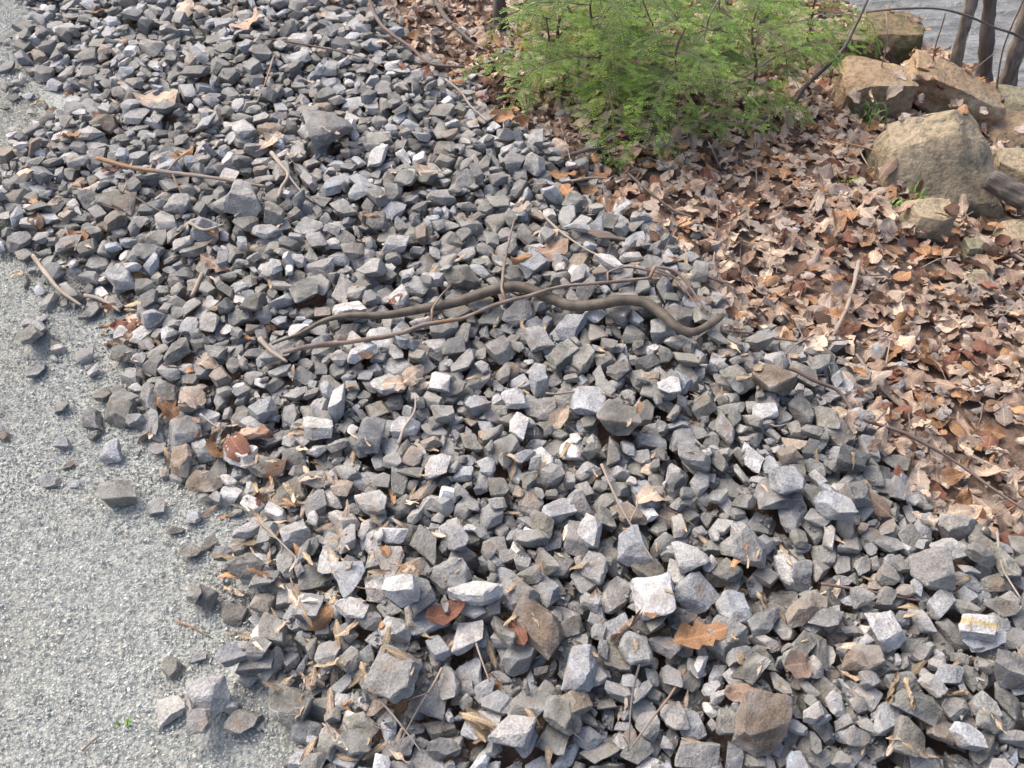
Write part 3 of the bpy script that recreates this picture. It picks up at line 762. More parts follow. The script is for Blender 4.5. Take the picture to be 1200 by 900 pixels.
def tube(P, rad, sides=8, rough=0.0, seed=0, flat=None):
    """verts, quads-as-tris and lp (arc length, angle*r, seed)"""
    P = np.asarray(P, float); n = len(P); rad = np.broadcast_to(rad, (n,)).astype(float)
    t = np.gradient(P, axis=0); t /= np.linalg.norm(t, axis=1)[:, None] + 1e-9
    up = np.array([0, 0, 1.0]) if abs(t[:, 2]).mean() < 0.8 else np.array([0, 1.0, 0])
    sd = np.cross(t, up); sd /= np.linalg.norm(sd, axis=1)[:, None] + 1e-9
    nn = np.cross(sd, t)
    th = np.arange(sides) / sides * 2 * math.pi
    L = np.concatenate([[0], np.cumsum(np.linalg.norm(np.diff(P, axis=0), axis=1))])
    rr = np.repeat(rad[:, None], sides, 1)
    if rough:
        r0 = np.random.default_rng(seed)
        rr = rr * (1 + rough * vnoise(np.repeat((L * 60)[:, None], sides, 1) + seed, np.repeat((th * 1.5)[None], n, 0), seed % 97) + rough * 0.8 * vnoise(L * 22 + seed, L * 0, seed % 89)[:, None])
    f = 1.0 if flat is None else np.asarray(flat)[:, None]
    V = P[:, None, :] + sd[:, None, :] * (np.cos(th)[None, :] * rr)[..., None] + nn[:, None, :] * (np.sin(th)[None, :] * rr * f)[..., None]
    V = V.reshape(-1, 3)
    idx = np.arange(n * sides).reshape(n, sides)
    a = idx[:-1]; b = idx[1:]
    Q = np.stack([a, np.roll(a, -1, 1), np.roll(b, -1, 1), b], -1).reshape(-1, 4)
    Ft = np.concatenate([Q[:, [0, 1, 2]], Q[:, [0, 2, 3]]])
    V = np.vstack([V, P[0], P[-1]]); c0, c1 = n * sides, n * sides + 1
    e0 = np.stack([np.full(sides, c0), np.roll(idx[0], -1), idx[0]], -1); e1 = np.stack([np.full(sides, c1), idx[-1], np.roll(idx[-1], -1)], -1)
    Ft = np.concatenate([Ft, e0, e1])
    lp = np.stack([np.repeat(L[:, None], sides, 1), np.cos(th)[None] * rr, np.sin(th)[None] * rr], -1).reshape(-1, 3)
    lp = np.vstack([lp, [L[0], 0, 0], [L[-1], 0, 0]]) + np.array([seed * 1.37 % 20, seed * 0.73 % 20, 0])
    return V, Ft[:, ::-1], lp

def lie(Pxy, r, sig=0.05, lift=0.6, step=0.006, raise_h=True):
    """heights for a stiff thing lying on whatever is there"""
    env = np.full(len(Pxy), -9.0)
    for dx in (-1, 0, 1):
        for dy in (-1, 0, 1):
            env = np.maximum(env, Hs(Pxy[:, 0] + dx * r * 0.7, Pxy[:, 1] + dy * r * 0.7))
    s = smooth1(env, max(sig / step, 1))
    z = s + lift * max((env - s).max(), 0) + r * 0.75
    return z
def raise_grid(P, r):
    for k in range(len(P)):
        i, j = gi(P[k, 0], P[k, 1]); w = max(int(r[k] * 0.8 / CELL), 0)
        sl = (slice(max(i - w, 0), i + w + 1), slice(max(j - w, 0), j + w + 1))
        H[sl] = np.maximum(H[sl], P[k, 2] + r[k] * 0.9)

def px_path(pts, extra=0.015):
    return np.array([at(x, y, extra, Hfield)[:2] for x, y in pts])
def rise_of(pxy, z):
    return float(np.mean(z - np.array([Hfield(a, b) for a, b in pxy])))

# ------------------------------------------------------------------ the snake
SN = [(319, 405), (348, 390), (377, 374), (407, 367), (447, 367), (481, 362), (527, 354), (553, 347), (580, 341), (607, 340), (628, 345), (648, 351), (668, 356), (700, 357),
      (729, 354), (756, 357), (777, 370), (793, 383), (810, 388), (826, 383), (847, 374)]
def mat_snake():
    m, nt, b = newmat('snake_skin')
    lp = N(nt, 'ShaderNodeAttribute', attribute_name='lp'); uv = N(nt, 'ShaderNodeAttribute', attribute_name='skin')
    mp = N(nt, 'ShaderNodeMapping'); mp.inputs['Scale'].default_value = (1, 1.6, 1); nt.links.new(uv.outputs['Vector'], mp.inputs[0])
    v = N(nt, 'ShaderNodeTexVoronoi', feature='F1'); v.inputs['Scale'].default_value = 210; v.inputs['Randomness'].default_value = 0.2; nt.links.new(mp.outputs[0], v.inputs['Vector'])
    n1 = noise_n(nt, lp.outputs['Vector'], 28, 4)
    c = mixc(nt, ramp(nt, n1.outputs[0], [(0.35, 0.0), (0.65, 1.0)]), (0.115, 0.092, 0.065, 1), (0.20, 0.165, 0.125, 1))
    wv = N(nt, 'ShaderNodeTexWave', wave_type='BANDS', bands_direction='X'); wv.inputs['Scale'].default_value = 9; wv.inputs['Distortion'].default_value = 3; nt.links.new(uv.outputs['Vector'], wv.inputs['Vector'])
    c = mixc(nt, ramp(nt, wv.outputs[1], [(0.1, 0.6), (0.45, 0.0)]), c, (0.075, 0.060, 0.043, 1))
    c = mixc(nt, ramp(nt, v.outputs['Distance'], [(0.30, 0.0), (0.65, 0.75)]), c, (0.045, 0.036, 0.026, 1))
    sz = N(nt, 'ShaderNodeSeparateXYZ'); nt.links.new(uv.outputs['Vector'], sz.inputs[0])
    c = mixc(nt, ramp(nt, sz.outputs[2], [(0.12, 0.9), (0.34, 0.0)]), c, (0.40, 0.35, 0.25, 1))
    nt.links.new(c, b.inputs['Base Color']); b.inputs['Roughness'].default_value = 0.48; b.inputs['Specular IOR Level'].default_value = 0.45
    bump(nt, b, v.outputs['Distance'], 0.35, -0.0015)
    return m
M_SNAKE = mat_snake()
pxy = resample(px_path(SN), 0.004)
pxy = resample(px_path(SN, rise_of(pxy, lie(pxy, 0.012, 0.045, 0.62, 0.004))), 0.004)
step = np.linalg.norm(np.diff(pxy, axis=0), axis=1).mean()
L = np.concatenate([[0], np.cumsum(np.linalg.norm(np.diff(pxy, axis=0), axis=1))]); s = L / L[-1]
HL = 0.045 / L[-1]                                    # head length as a share
rb = np.interp(s, [0, 0.06, 0.18, 0.32, 0.5, 0.72, 0.86, 1 - HL * 1.35, 1 - HL * 0.95, 1 - HL * 0.6, 1 - HL * 0.3, 1 - HL * 0.10, 1],
               np.array([2.2, 4.2, 7.5, 11.0, 13.0, 13.0, 11.5, 8.2, 9.2, 10.8, 9.2, 6.2, 2.2]) * 0.96e-3)
rb = smooth1(rb, 2.0)
z = lie(pxy, 0.012, 0.045, 0.62, step)
z = z - 0.012 * 0.75 + rb * 0.80
ht = s > 1 - HL * 1.6; z[ht] += 0.010 * (s[ht] - (1 - HL * 1.6)) / (HL * 1.6)        # head lifted a little
SP = np.column_stack([pxy, smooth1(z, 4)])
flat = np.interp(s, [0, 1 - HL * 1.3, 1 - HL * 0.8, 1], [0.92, 0.92, 0.66, 0.6])
V, F, lp = tube(SP, rb, 20, 0.0, 3, flat)
th = np.arange(20) / 20 * 2 * math.pi
skin = np.stack([np.repeat(L[:, None], 20, 1), np.repeat((th * 0.0125)[None], len(L), 0), np.repeat((np.sin(th) * 0.5 + 0.5)[None], len(L), 0)], -1).reshape(-1, 3)
skin = np.vstack([skin, [0, 0, 0.5], [L[-1], 0, 0.5]])
snake = empty('snake', (SP[0][0], SP[0][1], SP[:, 2].min() - 0.012))
tag(snake, 'slender olive-brown snake stretched across the grey stones under a stick', 'snake')
body = centred('body', V, F, M_SNAKE, True, None, lp, parent=snake)
a = body.data.attributes.new('skin', 'FLOAT_VECTOR', 'POINT'); a.data.foreach_set('vector', skin.astype(np.float32).ravel())
m_eye, nt_, b_ = newmat('snake_eye'); b_.inputs['Base Color'].default_value = (0.012, 0.010, 0.008, 1); b_.inputs['Roughness'].default_value = 0.15
ih = int(np.argmin(np.abs(s - (1 - HL * 0.32)))); tdir = SP[ih + 1] - SP[ih - 1]; tdir /= np.linalg.norm(tdir); sdv = np.cross(tdir, [0, 0, 1]); sdv /= np.linalg.norm(sdv)
for sg in (-1, 1):
    bm = bmesh.new(); bmesh.ops.create_icosphere(bm, subdivisions=2, radius=0.0020)
    me = bpy.data.meshes.new('eye'); bm.to_mesh(me); bm.free()
    for p_ in me.polygons: p_.use_smooth = True
    c = SP[ih] + sdv * sg * rb[ih] * 0.84 + np.array([0, 0, rb[ih] * 0.30])
    o = link('eye', me, m_eye, snake, loc=c - np.array(snake.location))
raise_grid(SP, rb)
for q_ in SP[::4]:
    i_, j_ = gi(q_[0], q_[1]); SMASK[i_ - 7:i_ + 8, j_ - 7:j_ + 8] = True

# ------------------------------------------------------------------ sticks
def stick(name, pts, rpx, mat, label, cat='stick', taper=0.55, sig=0.10, lift=0.6, twigs=(), lifts=None, group=None, rough=0.16, taper0=1.0, sides=8):
    """pts in pixels on the heap; twigs: (pts, rpx, rise) are side shoots of the same stick"""
    pxy = resample(px_path(pts), 0.008)
    P0 = at(*pts[len(pts) // 2], 0.0, Hfield); r = rpx * mpp(P0)
    pxy = resample(px_path(pts, rise_of(pxy, lie(pxy, r, sig * 1.6, lift, 0.008))), 0.008)
    z = lie(pxy, r, sig * 1.6, lift, 0.008)
    n = len(pxy)
    if lifts is not None: z = z + np.interp(np.linspace(0, 1, n), np.linspace(0, 1, len(lifts)), lifts)
    P = np.column_stack([pxy, z]); rad = r * np.linspace(taper0, taper, n)
    seed = int(rng.integers(1, 9000))
    V, F, lp = tube(P, rad, sides, rough, seed)
    if twigs:
        root = empty(name, (P[0][0], P[0][1], P[:, 2].min() - r)); tag(root, label, cat, group)
        centred('stem', V, F, mat, True, None, lp, parent=root)
        raise_grid(P, rad)
        for (tp, tr, rise) in twigs:
            q = resample(px_path(tp), 0.006); k = int(np.argmin(((P[:, :2] - q[0]) ** 2).sum(1)))
            q[0] = P[k, :2]; zz = lie(q, tr * mpp(P0), 0.05, 0.4, 0.006)
            w = np.linspace(0, 1, len(q)); zz = np.maximum(zz, P[k, 2] * (1 - w) + w * zz) + rise * w; zz[0] = P[k, 2]
            tv, tf, tl = tube(np.column_stack([q, smooth1(zz, 2)]), tr * mpp(P0) * np.linspace(1, 0.5, len(q)), 6, rough, seed + 7)
            centred('shoot', tv, tf, mat, True, None, tl, parent=root)
        return root
    o = centred(name, V, F, mat, True, None, lp); tag(o, label, cat, group); raise_grid(P, rad)
    return o

stick('stick', [(332, 417), (370, 406), (407, 397), (465, 386), (497, 380), (540, 377), (567, 367), (589, 358), (620, 350), (657, 340), (708, 333), (761, 328)], 3.1, M_STICKR,
      'long grey-brown stick with orange bark patches lying across the snake', sig=0.40, lift=0.8, taper=0.55, rough=0.24,
      twigs=[([(588, 357), (591, 325), (597, 290), (603, 263)], 1.9, 0.01), ([(506, 378), (518, 360), (529, 341)], 1.6, 0.015), ([(761, 328), (785, 332), (802, 344), (828, 372)], 2.2, 0.0), ([(708, 333), (735, 322), (770, 326), (797, 336)], 1.4, 0.004),
             ([(761, 328), (790, 340), (812, 360), (822, 369)], 1.2, 0.0)])
stick('stick', [(305, 398), (318, 412), (337, 427)], 3.0, M_PALE, 'short pale peeled stick end touching the long stick', sig=0.05)
stick('stick', [(118, 196), (160, 203), (215, 208), (262, 214), (312, 222)], 2.9, M_STICK, 'thin grey stick lying alone on the stones uphill of the snake', sig=0.15, twigs=[([(200, 206), (208, 195), (224, 182)], 1.3, 0.01), ([(203, 208), (208, 218), (213, 228)], 1.2, 0.0)])
stick('stick', [(318, 178), (330, 195), (338, 206), (330, 220), (326, 230)], 3.0, M_PALE, 'crooked pale stick at the end of the thin grey stick', sig=0.03, twigs=[([(338, 208), (350, 222), (368, 236)], 1.3, 0.0)])
stick('stick', [(38, 298), (55, 322), (72, 342), (97, 361)], 3.1, M_PALE, 'pale broken stick lying on the margin of the grit', sig=0.08, rough=0.22)
stick('stick', [(98, 343), (118, 349), (140, 364)], 2.6, M_PALE, 'short whitish stick lying between stones near the broken stick', sig=0.06)
stick('stick', [(224, 346), (231, 333), (237, 320)], 2.8, M_PALE, 'short white peg of wood wedged between dark stones', sig=0.05, taper=0.9)
stick('stick', [(425, -12), (440, 18), (460, 42), (482, 58), (505, 74), (545, 85)], 2.6, M_TWIGD, 'dark curved branch leading from the gravel to the hemlock', sig=0.15, lifts=[0.05, 0.02, 0.01])
stick('twig', [(285, 42), (330, 46), (365, 54), (410, 65), (450, 80)], 1.4, M_TWIGD, 'long thin dark twig across the gravel before the hemlock', 'twig', sig=0.1)
stick('stick', [(505, -10), (520, 18), (540, 38), (558, 52), (575, 60)], 3.2, M_GREYW, 'grey fallen branch in leaves beside the young hemlock stump', sig=0.15)
stick('twig', [(632, 248), (655, 266), (688, 290), (716, 300)], 1.7, M_PALE, 'thin pale twig running to the ribbed husk', 'twig', sig=0.1)
stick('twig', [(522, 92), (540, 108), (552, 124), (570, 140)], 1.6, M_PALE, 'pale bent twig where stones meet the leaves', 'twig', sig=0.05)
stick('twig', [(668, 210), (695, 209), (716, 213)], 1.6, M_PALE, 'short pale twig on leaves under the hemlock', 'twig', sig=0.08)
stick('stick', [(658, 180), (690, 181), (716, 179)], 3.0, M_GREYW, 'short grey split stick just under the hemlock boughs', sig=0.1)
stick('stick', [(735, 205), (765, 230), (790, 248), (812, 257)], 1.9, M_TWIGD, 'dark slanting twig on leaf litter under the hemlock', 'twig', sig=0.1)
stick('twig', [(850, 382), (880, 390), (935, 400), (995, 407)], 1.5, M_TWIGD, 'thin dark red twig pointing away from the snake head', 'twig', sig=0.12)
stick('stick', [(928, 422), (958, 440), (985, 456), (1010, 485), (1060, 514), (1120, 549), (1160, 575), (1205, 602)], 2.6, M_TWIGD, 'long dark red-brown twig along the edge of the leaves', sig=0.15,
      twigs=[([(1060, 514), (1058, 500), (1064, 488)], 1.0, 0.02)])
stick('stick', [(1004, 414), (1030, 446), (1052, 470), (1090, 500), (1130, 530), (1182, 556)], 1.9, M_PALE, 'long pale thin stick beside the dark red-brown twig', sig=0.15)
stick('stick', [(1006, 308), (1000, 335), (992, 362), (976, 392)], 3.0, M_PALE, 'weathered silvery stick standing out of the leaf litter', sig=0.2, rough=0.25)
stick('stick', [(1100, 252), (1130, 268), (1165, 285), (1205, 308)], 3.2, M_STICK, 'brown branch lying between small rocks on the leaf bank', sig=0.15)
stick('twig', [(790, 308), (830, 322), (850, 335), (862, 348)], 1.6, M_TWIGD, 'short dark twig near the forked end of the long stick', 'twig', sig=0.1, twigs=[([(838, 326), (850, 318), (862, 302)], 1.0, 0.01)])
stick('twig', [(555, 742), (563, 770), (574, 800)], 1.6, M_PALE, 'straight tan twig beside the big rounded stone', 'twig', sig=0.1)
stick('twig', [(443, 815), (465, 843), (496, 884)], 1.4, M_STICK, 'thin twig slanting beside the split straw', 'twig', sig=0.1)
stick('twig', [(518, 782), (508, 800), (490, 830), (470, 872)], 1.5, M_PALE, 'pale dry stalk with a bent tip between the stones', 'twig', sig=0.06)
stick('twig', [(752, 768), (741, 815), (735, 884)], 1.6, M_GREYW, 'upright grey twig of the pair of bare twigs', 'twig', sig=0.15)
stick('twig', [(804, 783), (785, 815), (762, 845), (740, 878)], 1.7, M_STICK, 'slanting tan twig of the pair of bare twigs', 'twig', sig=0.15)
stick('twig', [(705, 545), (720, 580), (738, 612), (766, 655)], 1.9, M_STICK, 'reddish crooked twig beside the broken white stone', 'twig', sig=0.08, twigs=[([(738, 612), (746, 596), (743, 575)], 1.0, 0.01)])
stick('twig', [(467, 520), (474, 502), (486, 484), (487, 464)], 2.0, M_PALE, 'short grey twig with a hooked tip under the leaf pair', 'twig', sig=0.04)
stick('twig', [(962, 684), (1000, 690), (1040, 694), (1082, 698)], 2.1, M_TWIGD, 'brown twig lying against the large plain grey stone', 'twig', sig=0.08)
stick('twig', [(1162, 632), (1175, 662), (1197, 702)], 1.7, M_PALE, 'thin straw-coloured stalk over stones near the leaves', 'twig', sig=0.1)
stick('twig', [(1035, 455), (1038, 430), (1042, 400)], 1.0, M_PALE, 'tiny pale stalk in the leaf litter by the silvery stick', 'twig', sig=0.1)
stick('twig', [(640, 470 - 10), (655, 462), (690, 458), (722, 466)], 1.3, M_STICK, 'thin curved twig across pale stones downhill of the snake', 'twig', sig=0.05)
stick('twig', [(150, 222), (190, 245), (225, 236)], 1.0, M_TWIGD, 'hair-thin dark twig below the thin grey stick', 'twig', sig=0.08)
stick('twig', [(222, 262), (240, 272), (262, 260)], 2.2, M_PALE, 'flat splinter of bark among stones', 'splinter', sig=0.1)
stick('twig', [(205, 728), (225, 735), (246, 746)], 1.4, M_STICK, 'small brown twig lying on the grit road', 'twig', sig=0.1)
stick('twig', [(96, 880), (105, 871), (116, 862)], 1.6, M_STICK, 'small orange-brown twig on the grit by the road stones', 'twig', sig=0.1)
stick('twig', [(215, 800), (222, 818), (226, 835)], 1.2, M_GREYW, 'short grey twig on the grit beside the pale road stones', 'twig', sig=0.1)
stick('twig', [(300, 610), (322, 628), (352, 658)], 1.5, M_PALE, 'pale broken stalk in husks at the grit margin', 'twig', sig=0.06, twigs=[([(322, 628), (330, 640), (320, 655)], 1.0, 0.0)])
stick('twig', [(235, 486), (255, 500), (270, 496)], 1.4, M_PALE, 'bent straw stalk by the lump of brown bark', 'twig', sig=0.05)
stick('twig', [(320, 60), (312, 95), (300, 117)], 1.3, M_STICK, 'thin reddish twig among stones before the hemlock', 'twig', sig=0.08)

# ------------------------------------------------------------------ boulders
def boulder(name, px0, py0, px1, py1, mat, label, seed, depth=0.8, shape=None, tilt=(0, 0, 0), cuts=9, strata=0.0, baselift=0.0):
    """rock filling a pixel box: its foot is where the box bottom meets the bank"""
    foot = at((px0 + px1) / 2, py1, 0.0, Hfield); m = mpp(foot)
    w = (px1 - px0) * m; hh = (py1 - py0) * m
    el = math.atan2(CAM_Z - foot[2], foot[1])                       # view angle onto the bank
    dp = w * depth
    hz = max((hh - dp * math.sin(el) * 0.8) / math.cos(el), 0.45 * w)
    rr = random.Random(seed); bm = bmesh.new()
    bmesh.ops.create_cube(bm, size=1.0)
    for k in range(cuts):
        n = Vector((rr.gauss(0, 1), rr.gauss(0, 1), rr.gauss(0.25, 0.8))).normalized()
        supp = max(v.co.dot(n) for v in bm.verts)
        bmesh.ops.bisect_plane(bm, geom=bm.verts[:] + bm.edges[:] + bm.faces[:], plane_co=n * supp * rr.uniform(0.66, 0.9), plane_no=n, clear_outer=True, dist=1e-5)
        bmesh.ops.contextual_create(bm, geom=[e for e in bm.edges if e.is_boundary])
    if shape:
        bm.free(); bm = bmesh.new()
        for v in shape: bm.verts.new(v)
    bm = fresh_hull(bm)
    bmesh.ops.dissolve_limit(bm, angle_limit=R(4), verts=bm.verts[:], edges=bm.edges[:])
    bmesh.ops.bevel(bm, geom=bm.edges[:], offset=0.022, segments=2, profile=0.5, affect='EDGES', clamp_overlap=True)
    bmesh.ops.triangulate(bm, faces=bm.faces[:])
    for it in range(3):
        bmesh.ops.subdivide_edges(bm, edges=[e for e in bm.edges if e.calc_length() > 0.10], cuts=1)
        bmesh.ops.triangulate(bm, faces=bm.faces[:])
    bm.normal_update()
    sc3 = Vector((w, dp, hz))
    for v in bm.verts:
        q = Vector((v.co.x * sc3.x, v.co.y * sc3.y, v.co.z * sc3.z)) / max(w, 0.05)
        d = 0.040 * mnoise.fractal(q * 2.2 + Vector((seed, 0, 0)), 0.8, 2.0, 4) + 0.018 * mnoise.noise(q * 13) - 0.03 * max(0, 0.12 - abs(mnoise.noise(q * 2.6 + Vector((9, seed, 0))))) / 0.12
        if strata: d += strata * math.sin(q.z * 34 + 4 * mnoise.noise(q * 2))
        v.co += v.normal * d * 0.8
    mtx = Matrix.Rotation(tilt[2], 4, 'Z') @ Matrix.Rotation(tilt[1], 4, 'Y') @ Matrix.Rotation(tilt[0], 4, 'X') @ Matrix.Diagonal((*sc3, 1))
    bm.transform(mtx)
    zmin = min(v.co.z for v in bm.verts); ymin = min(v.co.y for v in bm.verts)
    me = bpy.data.meshes.new(name); bm.to_mesh(me); bm.free()
    for p in me.polygons: p.use_smooth = True
    me.set_sharp_from_angle(angle=R(40))
    cx, cy = foot[0], foot[1] - ymin * 0.9
    ter = [float(T(cx + w * a, cy + dp * b)) for a in (-.35, 0, .35) for b in (-.35, 0, .35)]
    cz = min(ter[4], np.mean(ter)) - zmin - 0.04 * hz - 0.012 + baselift
    o = link(name, me, mat, loc=(cx, cy, cz)); tag(o, label, 'rock', 'rocks on the river bank')
    # let leaves and twigs know it is there
    co = np.array([v.co[:] for v in me.vertices]) + np.array([cx, cy, cz])
    i, j = gi(co[:, 0], co[:, 1])
    for di in (-2, -1, 0, 1, 2):
        for dj in (-2, -1, 0, 1, 2):
            BMASK[np.clip(i + di, 0, NX - 1), np.clip(j + dj, 0, NY - 1)] = True
            np.maximum.at(H, (np.clip(i + di, 0, NX - 1), np.clip(j + dj, 0, NY - 1)), co[:, 2])
    return o
BIG = [(-.5, -.1, .22), (-.45, .35, .30), (-.42, -.42, -.5), (.5, -.5, -.5), (.45, .5, -.5), (-.5, .5, -.5), (.06, .30, .5), (.02, -.02, .42), (-.12, -.18, .20), (.30, .1, .18), (.5, .2, -.15), (.46, -.45, -.3), (-.3, -.44, -.2), (.15, -.5, -.25), (.2, .42, .42)]
boulder('boulder', 1035, 116, 1182, 243, M_B1, 'biggest tan-grey boulder with a peaked top on the leaf bank', 5, depth=0.75, shape=BIG)
boulder('boulder', 1062, 84, 1174, 150, M_B2, 'long layered ochre slab of rock behind the peaked boulder', 8, depth=0.55, strata=0.03, tilt=(0, 0.22, -0.25))
boulder('boulder', 1004, 14, 1080, 84, M_B3, 'mossy dark brown boulder before the river', 13, depth=0.8)
boulder('boulder', 968, 26, 1014, 74, M_B1, 'pale narrow rock leaning on the mossy boulder', 31, depth=0.8)
boulder('boulder', 985, 66, 1064, 134, M_B2, 'ochre rounded boulder between the mossy boulder and leaf bank', 17, depth=0.8)
boulder('boulder', 1170, 100, 1236, 152, M_B4, 'grey-olive boulder beside the layered slab', 23, depth=0.8)
boulder('boulder', 1158, 150, 1232, 178, M_B2, 'low flat ochre rock under the grey-olive boulder', 29, depth=0.8)
boulder('boulder', 1172, 172, 1240, 222, M_B1, 'pale rock behind the weathered log', 37, depth=0.7)
boulder('rock', 1060, 232, 1114, 284, M_B1, 'small pale tan rock in leaves below the peaked boulder', 41, depth=0.8)
boulder('rock', 1126, 276, 1152, 304, M_B4, 'small rounded rock beside the brown branch', 43, depth=0.8)
boulder('rock', 1172, 258, 1222, 292, M_B1, 'grey-tan rock under the end of the weathered log', 47, depth=0.8)
boulder('rock', 1130, 320, 1172, 346, M_B4, 'low green-tinged rock lying in the leaves below the branch', 53, depth=0.8)
boulder('rock', 1136, 296, 1164, 316, M_B4, 'tiny olive rock next to the brown branch', 59, depth=0.8)
# weathered log end
refresh()
lg = [at(1152, 222, 0.03, Hfield), at(1192, 242, 0.03, Hfield), at(1262, 277, 0.03, Hfield)]; lg[1] = lg[0] + (lg[2] - lg[0]) * 0.4
P = resample(np.array(lg), 0.012); P[:, 2] = np.linspace(lg[0][2] + 0.035, lg[2][2] + 0.02, len(P))
V, F, lp = tube(P, 0.034 * np.linspace(0.85, 1.1, len(P)), 26, 0.26, 77)
tag(centred('log', V, F, M_LOG, True, None, lp), 'dark grey weathered log poking out beside the rocks', 'log'); raise_grid(P, np.full(len(P), 0.03))
for q_ in P:
    i_, j_ = gi(q_[0], q_[1]); BMASK[i_ - 11:i_ + 12, j_ - 11:j_ + 12] = True; SMASK[i_ - 11:i_ + 12, j_ - 11:j_ + 12] = True

# ------------------------------------------------------------------ leaves
refresh()
def leaf_proto(seed, kind):
    r = random.Random(seed)
    nu, nv = (10, 5) if kind != 'husk' else (7, 3)
    V, UV = [], []
    curl = r.uniform(-1.2, 2.2) if kind != 'husk' else r.uniform(0.5, 2.2); bend = r.uniform(-0.9, 1.5); twist = r.uniform(-0.8, 0.8)
    if kind == 'rolled': curl = r.uniform(4.0, 5.5)
    for a in range(nu):
        t = a / (nu - 1)
        if kind == 'beech' or kind == 'rolled': hw = 0.27 * math.sin(math.pi * t ** 0.85) ** 0.8
        elif kind == 'husk': hw = 0.10 * (math.sin(math.pi * min(max(t, 0.02), 0.98)) ** 0.6) * (1 + 0.5 * mnoise.noise(Vector((t * 4, seed * 1.3, 2))))
        elif kind == 'scrap': hw = 0.33 * (math.sin(math.pi * t) ** 0.5) * (1 + 0.35 * mnoise.noise(Vector((t * 6, seed, 0))))
        else:
            lob = 0.5 + 0.5 * math.cos(t * math.pi * 2 * 3.5)
            hw = (0.10 + 0.26 * math.sin(math.pi * t ** 0.8)) * (0.50 + 0.5 * lob) if 0 < a < nu - 1 else 0.015
        for b in range(nv):
            v = b / (nv - 1) * 2 - 1
            e = 1 + 0.14 * mnoise.noise(Vector((t * 9, v * 3, seed)))
            y = v * hw * e
            ang = y * curl / max(0.27, hw) * 0.8
            rad = max(0.27, hw) / (curl * 0.8) if abs(curl) > 0.05 else 1e3
            yy = math.sin(ang) * rad; zz = (1 - math.cos(ang)) * rad
            x = t - 0.5; bz = bend * (x * x - 0.08) * 0.8
            ca, sa = math.cos(twist * x), math.sin(twist * x)
            yy, zz = yy * ca - zz * sa, yy * sa + zz * ca
            zz += 0.17 * mnoise.noise(Vector((t * 4, v * 2.0, seed + 9))) + 0.06 * mnoise.noise(Vector((t * 13, v * 6, seed + 19)))
            V.append((x, yy, zz + bz)); UV.append((t, y, 0))
    idx = np.arange(nu * nv).reshape(nu, nv)
    Q = np.stack([idx[:-1, :-1], idx[1:, :-1], idx[1:, 1:], idx[:-1, 1:]], -1).reshape(-1, 4)
    V = np.array(V); UV = np.array(UV)
    if kind in ('beech', 'oak'):      # leaf stalk
        b0 = len(V)
        V = np.vstack([V, [(-0.5, -0.008, V[nv // 2][2]), (-0.5, 0.008, V[nv // 2][2]), (-0.68, 0.006, V[nv // 2][2] + 0.03), (-0.68, -0.006, V[nv // 2][2] + 0.03)]])
        UV = np.vstack([UV, [(0, 0, 0)] * 4]); Q = np.vstack([Q, [[b0, b0 + 1, b0 + 2, b0 + 3]]])
    return V, Q, UV
LPROTO = {k: [leaf_proto(s * 7 + 3, k) for s in range(n)] for k, n in (('beech', 12), ('oak', 10), ('scrap', 10), ('rolled', 5), ('husk', 8))}
LPAL = {'pinkish tan': (0.36, 0.26, 0.195), 'orange-brown': (0.34, 0.195, 0.105), 'grey-brown': (0.36, 0.30, 0.255), 'dark brown': (0.115, 0.068, 0.045), 'pale beige': (0.50, 0.40, 0.31), 'red-brown': (0.19, 0.09, 0.06), 'tan': (0.36, 0.285, 0.195)}
LP_W = {'pinkish tan': .28, 'orange-brown': .12, 'grey-brown': .22, 'dark brown': .10, 'pale beige': .19, 'red-brown': .07}
LEAVES = []
def add_leaf(x, y, size, kind, cname=None, yaw=None, tilt=0.32, extra=None, hug=0.65):
    if sample(SMASK, x, y) and not extra: return None
    V, Q, UV = LPROTO[kind][int(rng.integers(len(LPROTO[kind])))]
    cname = cname or str(rng.choice(list(LP_W), p=np.array(list(LP_W.values())) / sum(LP_W.values())))
    yaw = rng.uniform(0, 6.283) if yaw is None else yaw
    e = Matrix.Rotation(rng.normal(0, tilt), 3, 'X') @ Matrix.Rotation(rng.normal(0, tilt), 3, 'Y')
    Mx = np.array(Matrix.Rotation(yaw, 3, 'Z') @ e)
    if rng.random() < 0.45 and kind != 'rolled': Mx = Mx @ np.diag([1, -1, -1])
    W = (V * size) @ Mx.T
    g = Hs(x + W[:, 0], y + W[:, 1]) - W[:, 2]
    z = np.quantile(g, hug)
    W = W + np.array([x, y, z])
    hh = Hs(W[:, 0], W[:, 1]); W[:, 2] += np.clip(hh + 0.0015 - W[:, 2], 0, 0.12 * size if kind != 'husk' else 0.0)
    i, j = gi(W[:, 0], W[:, 1]); np.maximum.at(H, (i, j), W[:, 2] - 0.004)
    col = np.array(LPAL[cname]) * math.exp(rng.normal(0, 0.2))
    d = dict(V=W, Q=Q, UV=UV, col=col, cn=cname, kind=kind, size=size, seed=rng.uniform(0, 30, 3))
    if extra: d.update(extra)
    LEAVES.append(d)
    return d
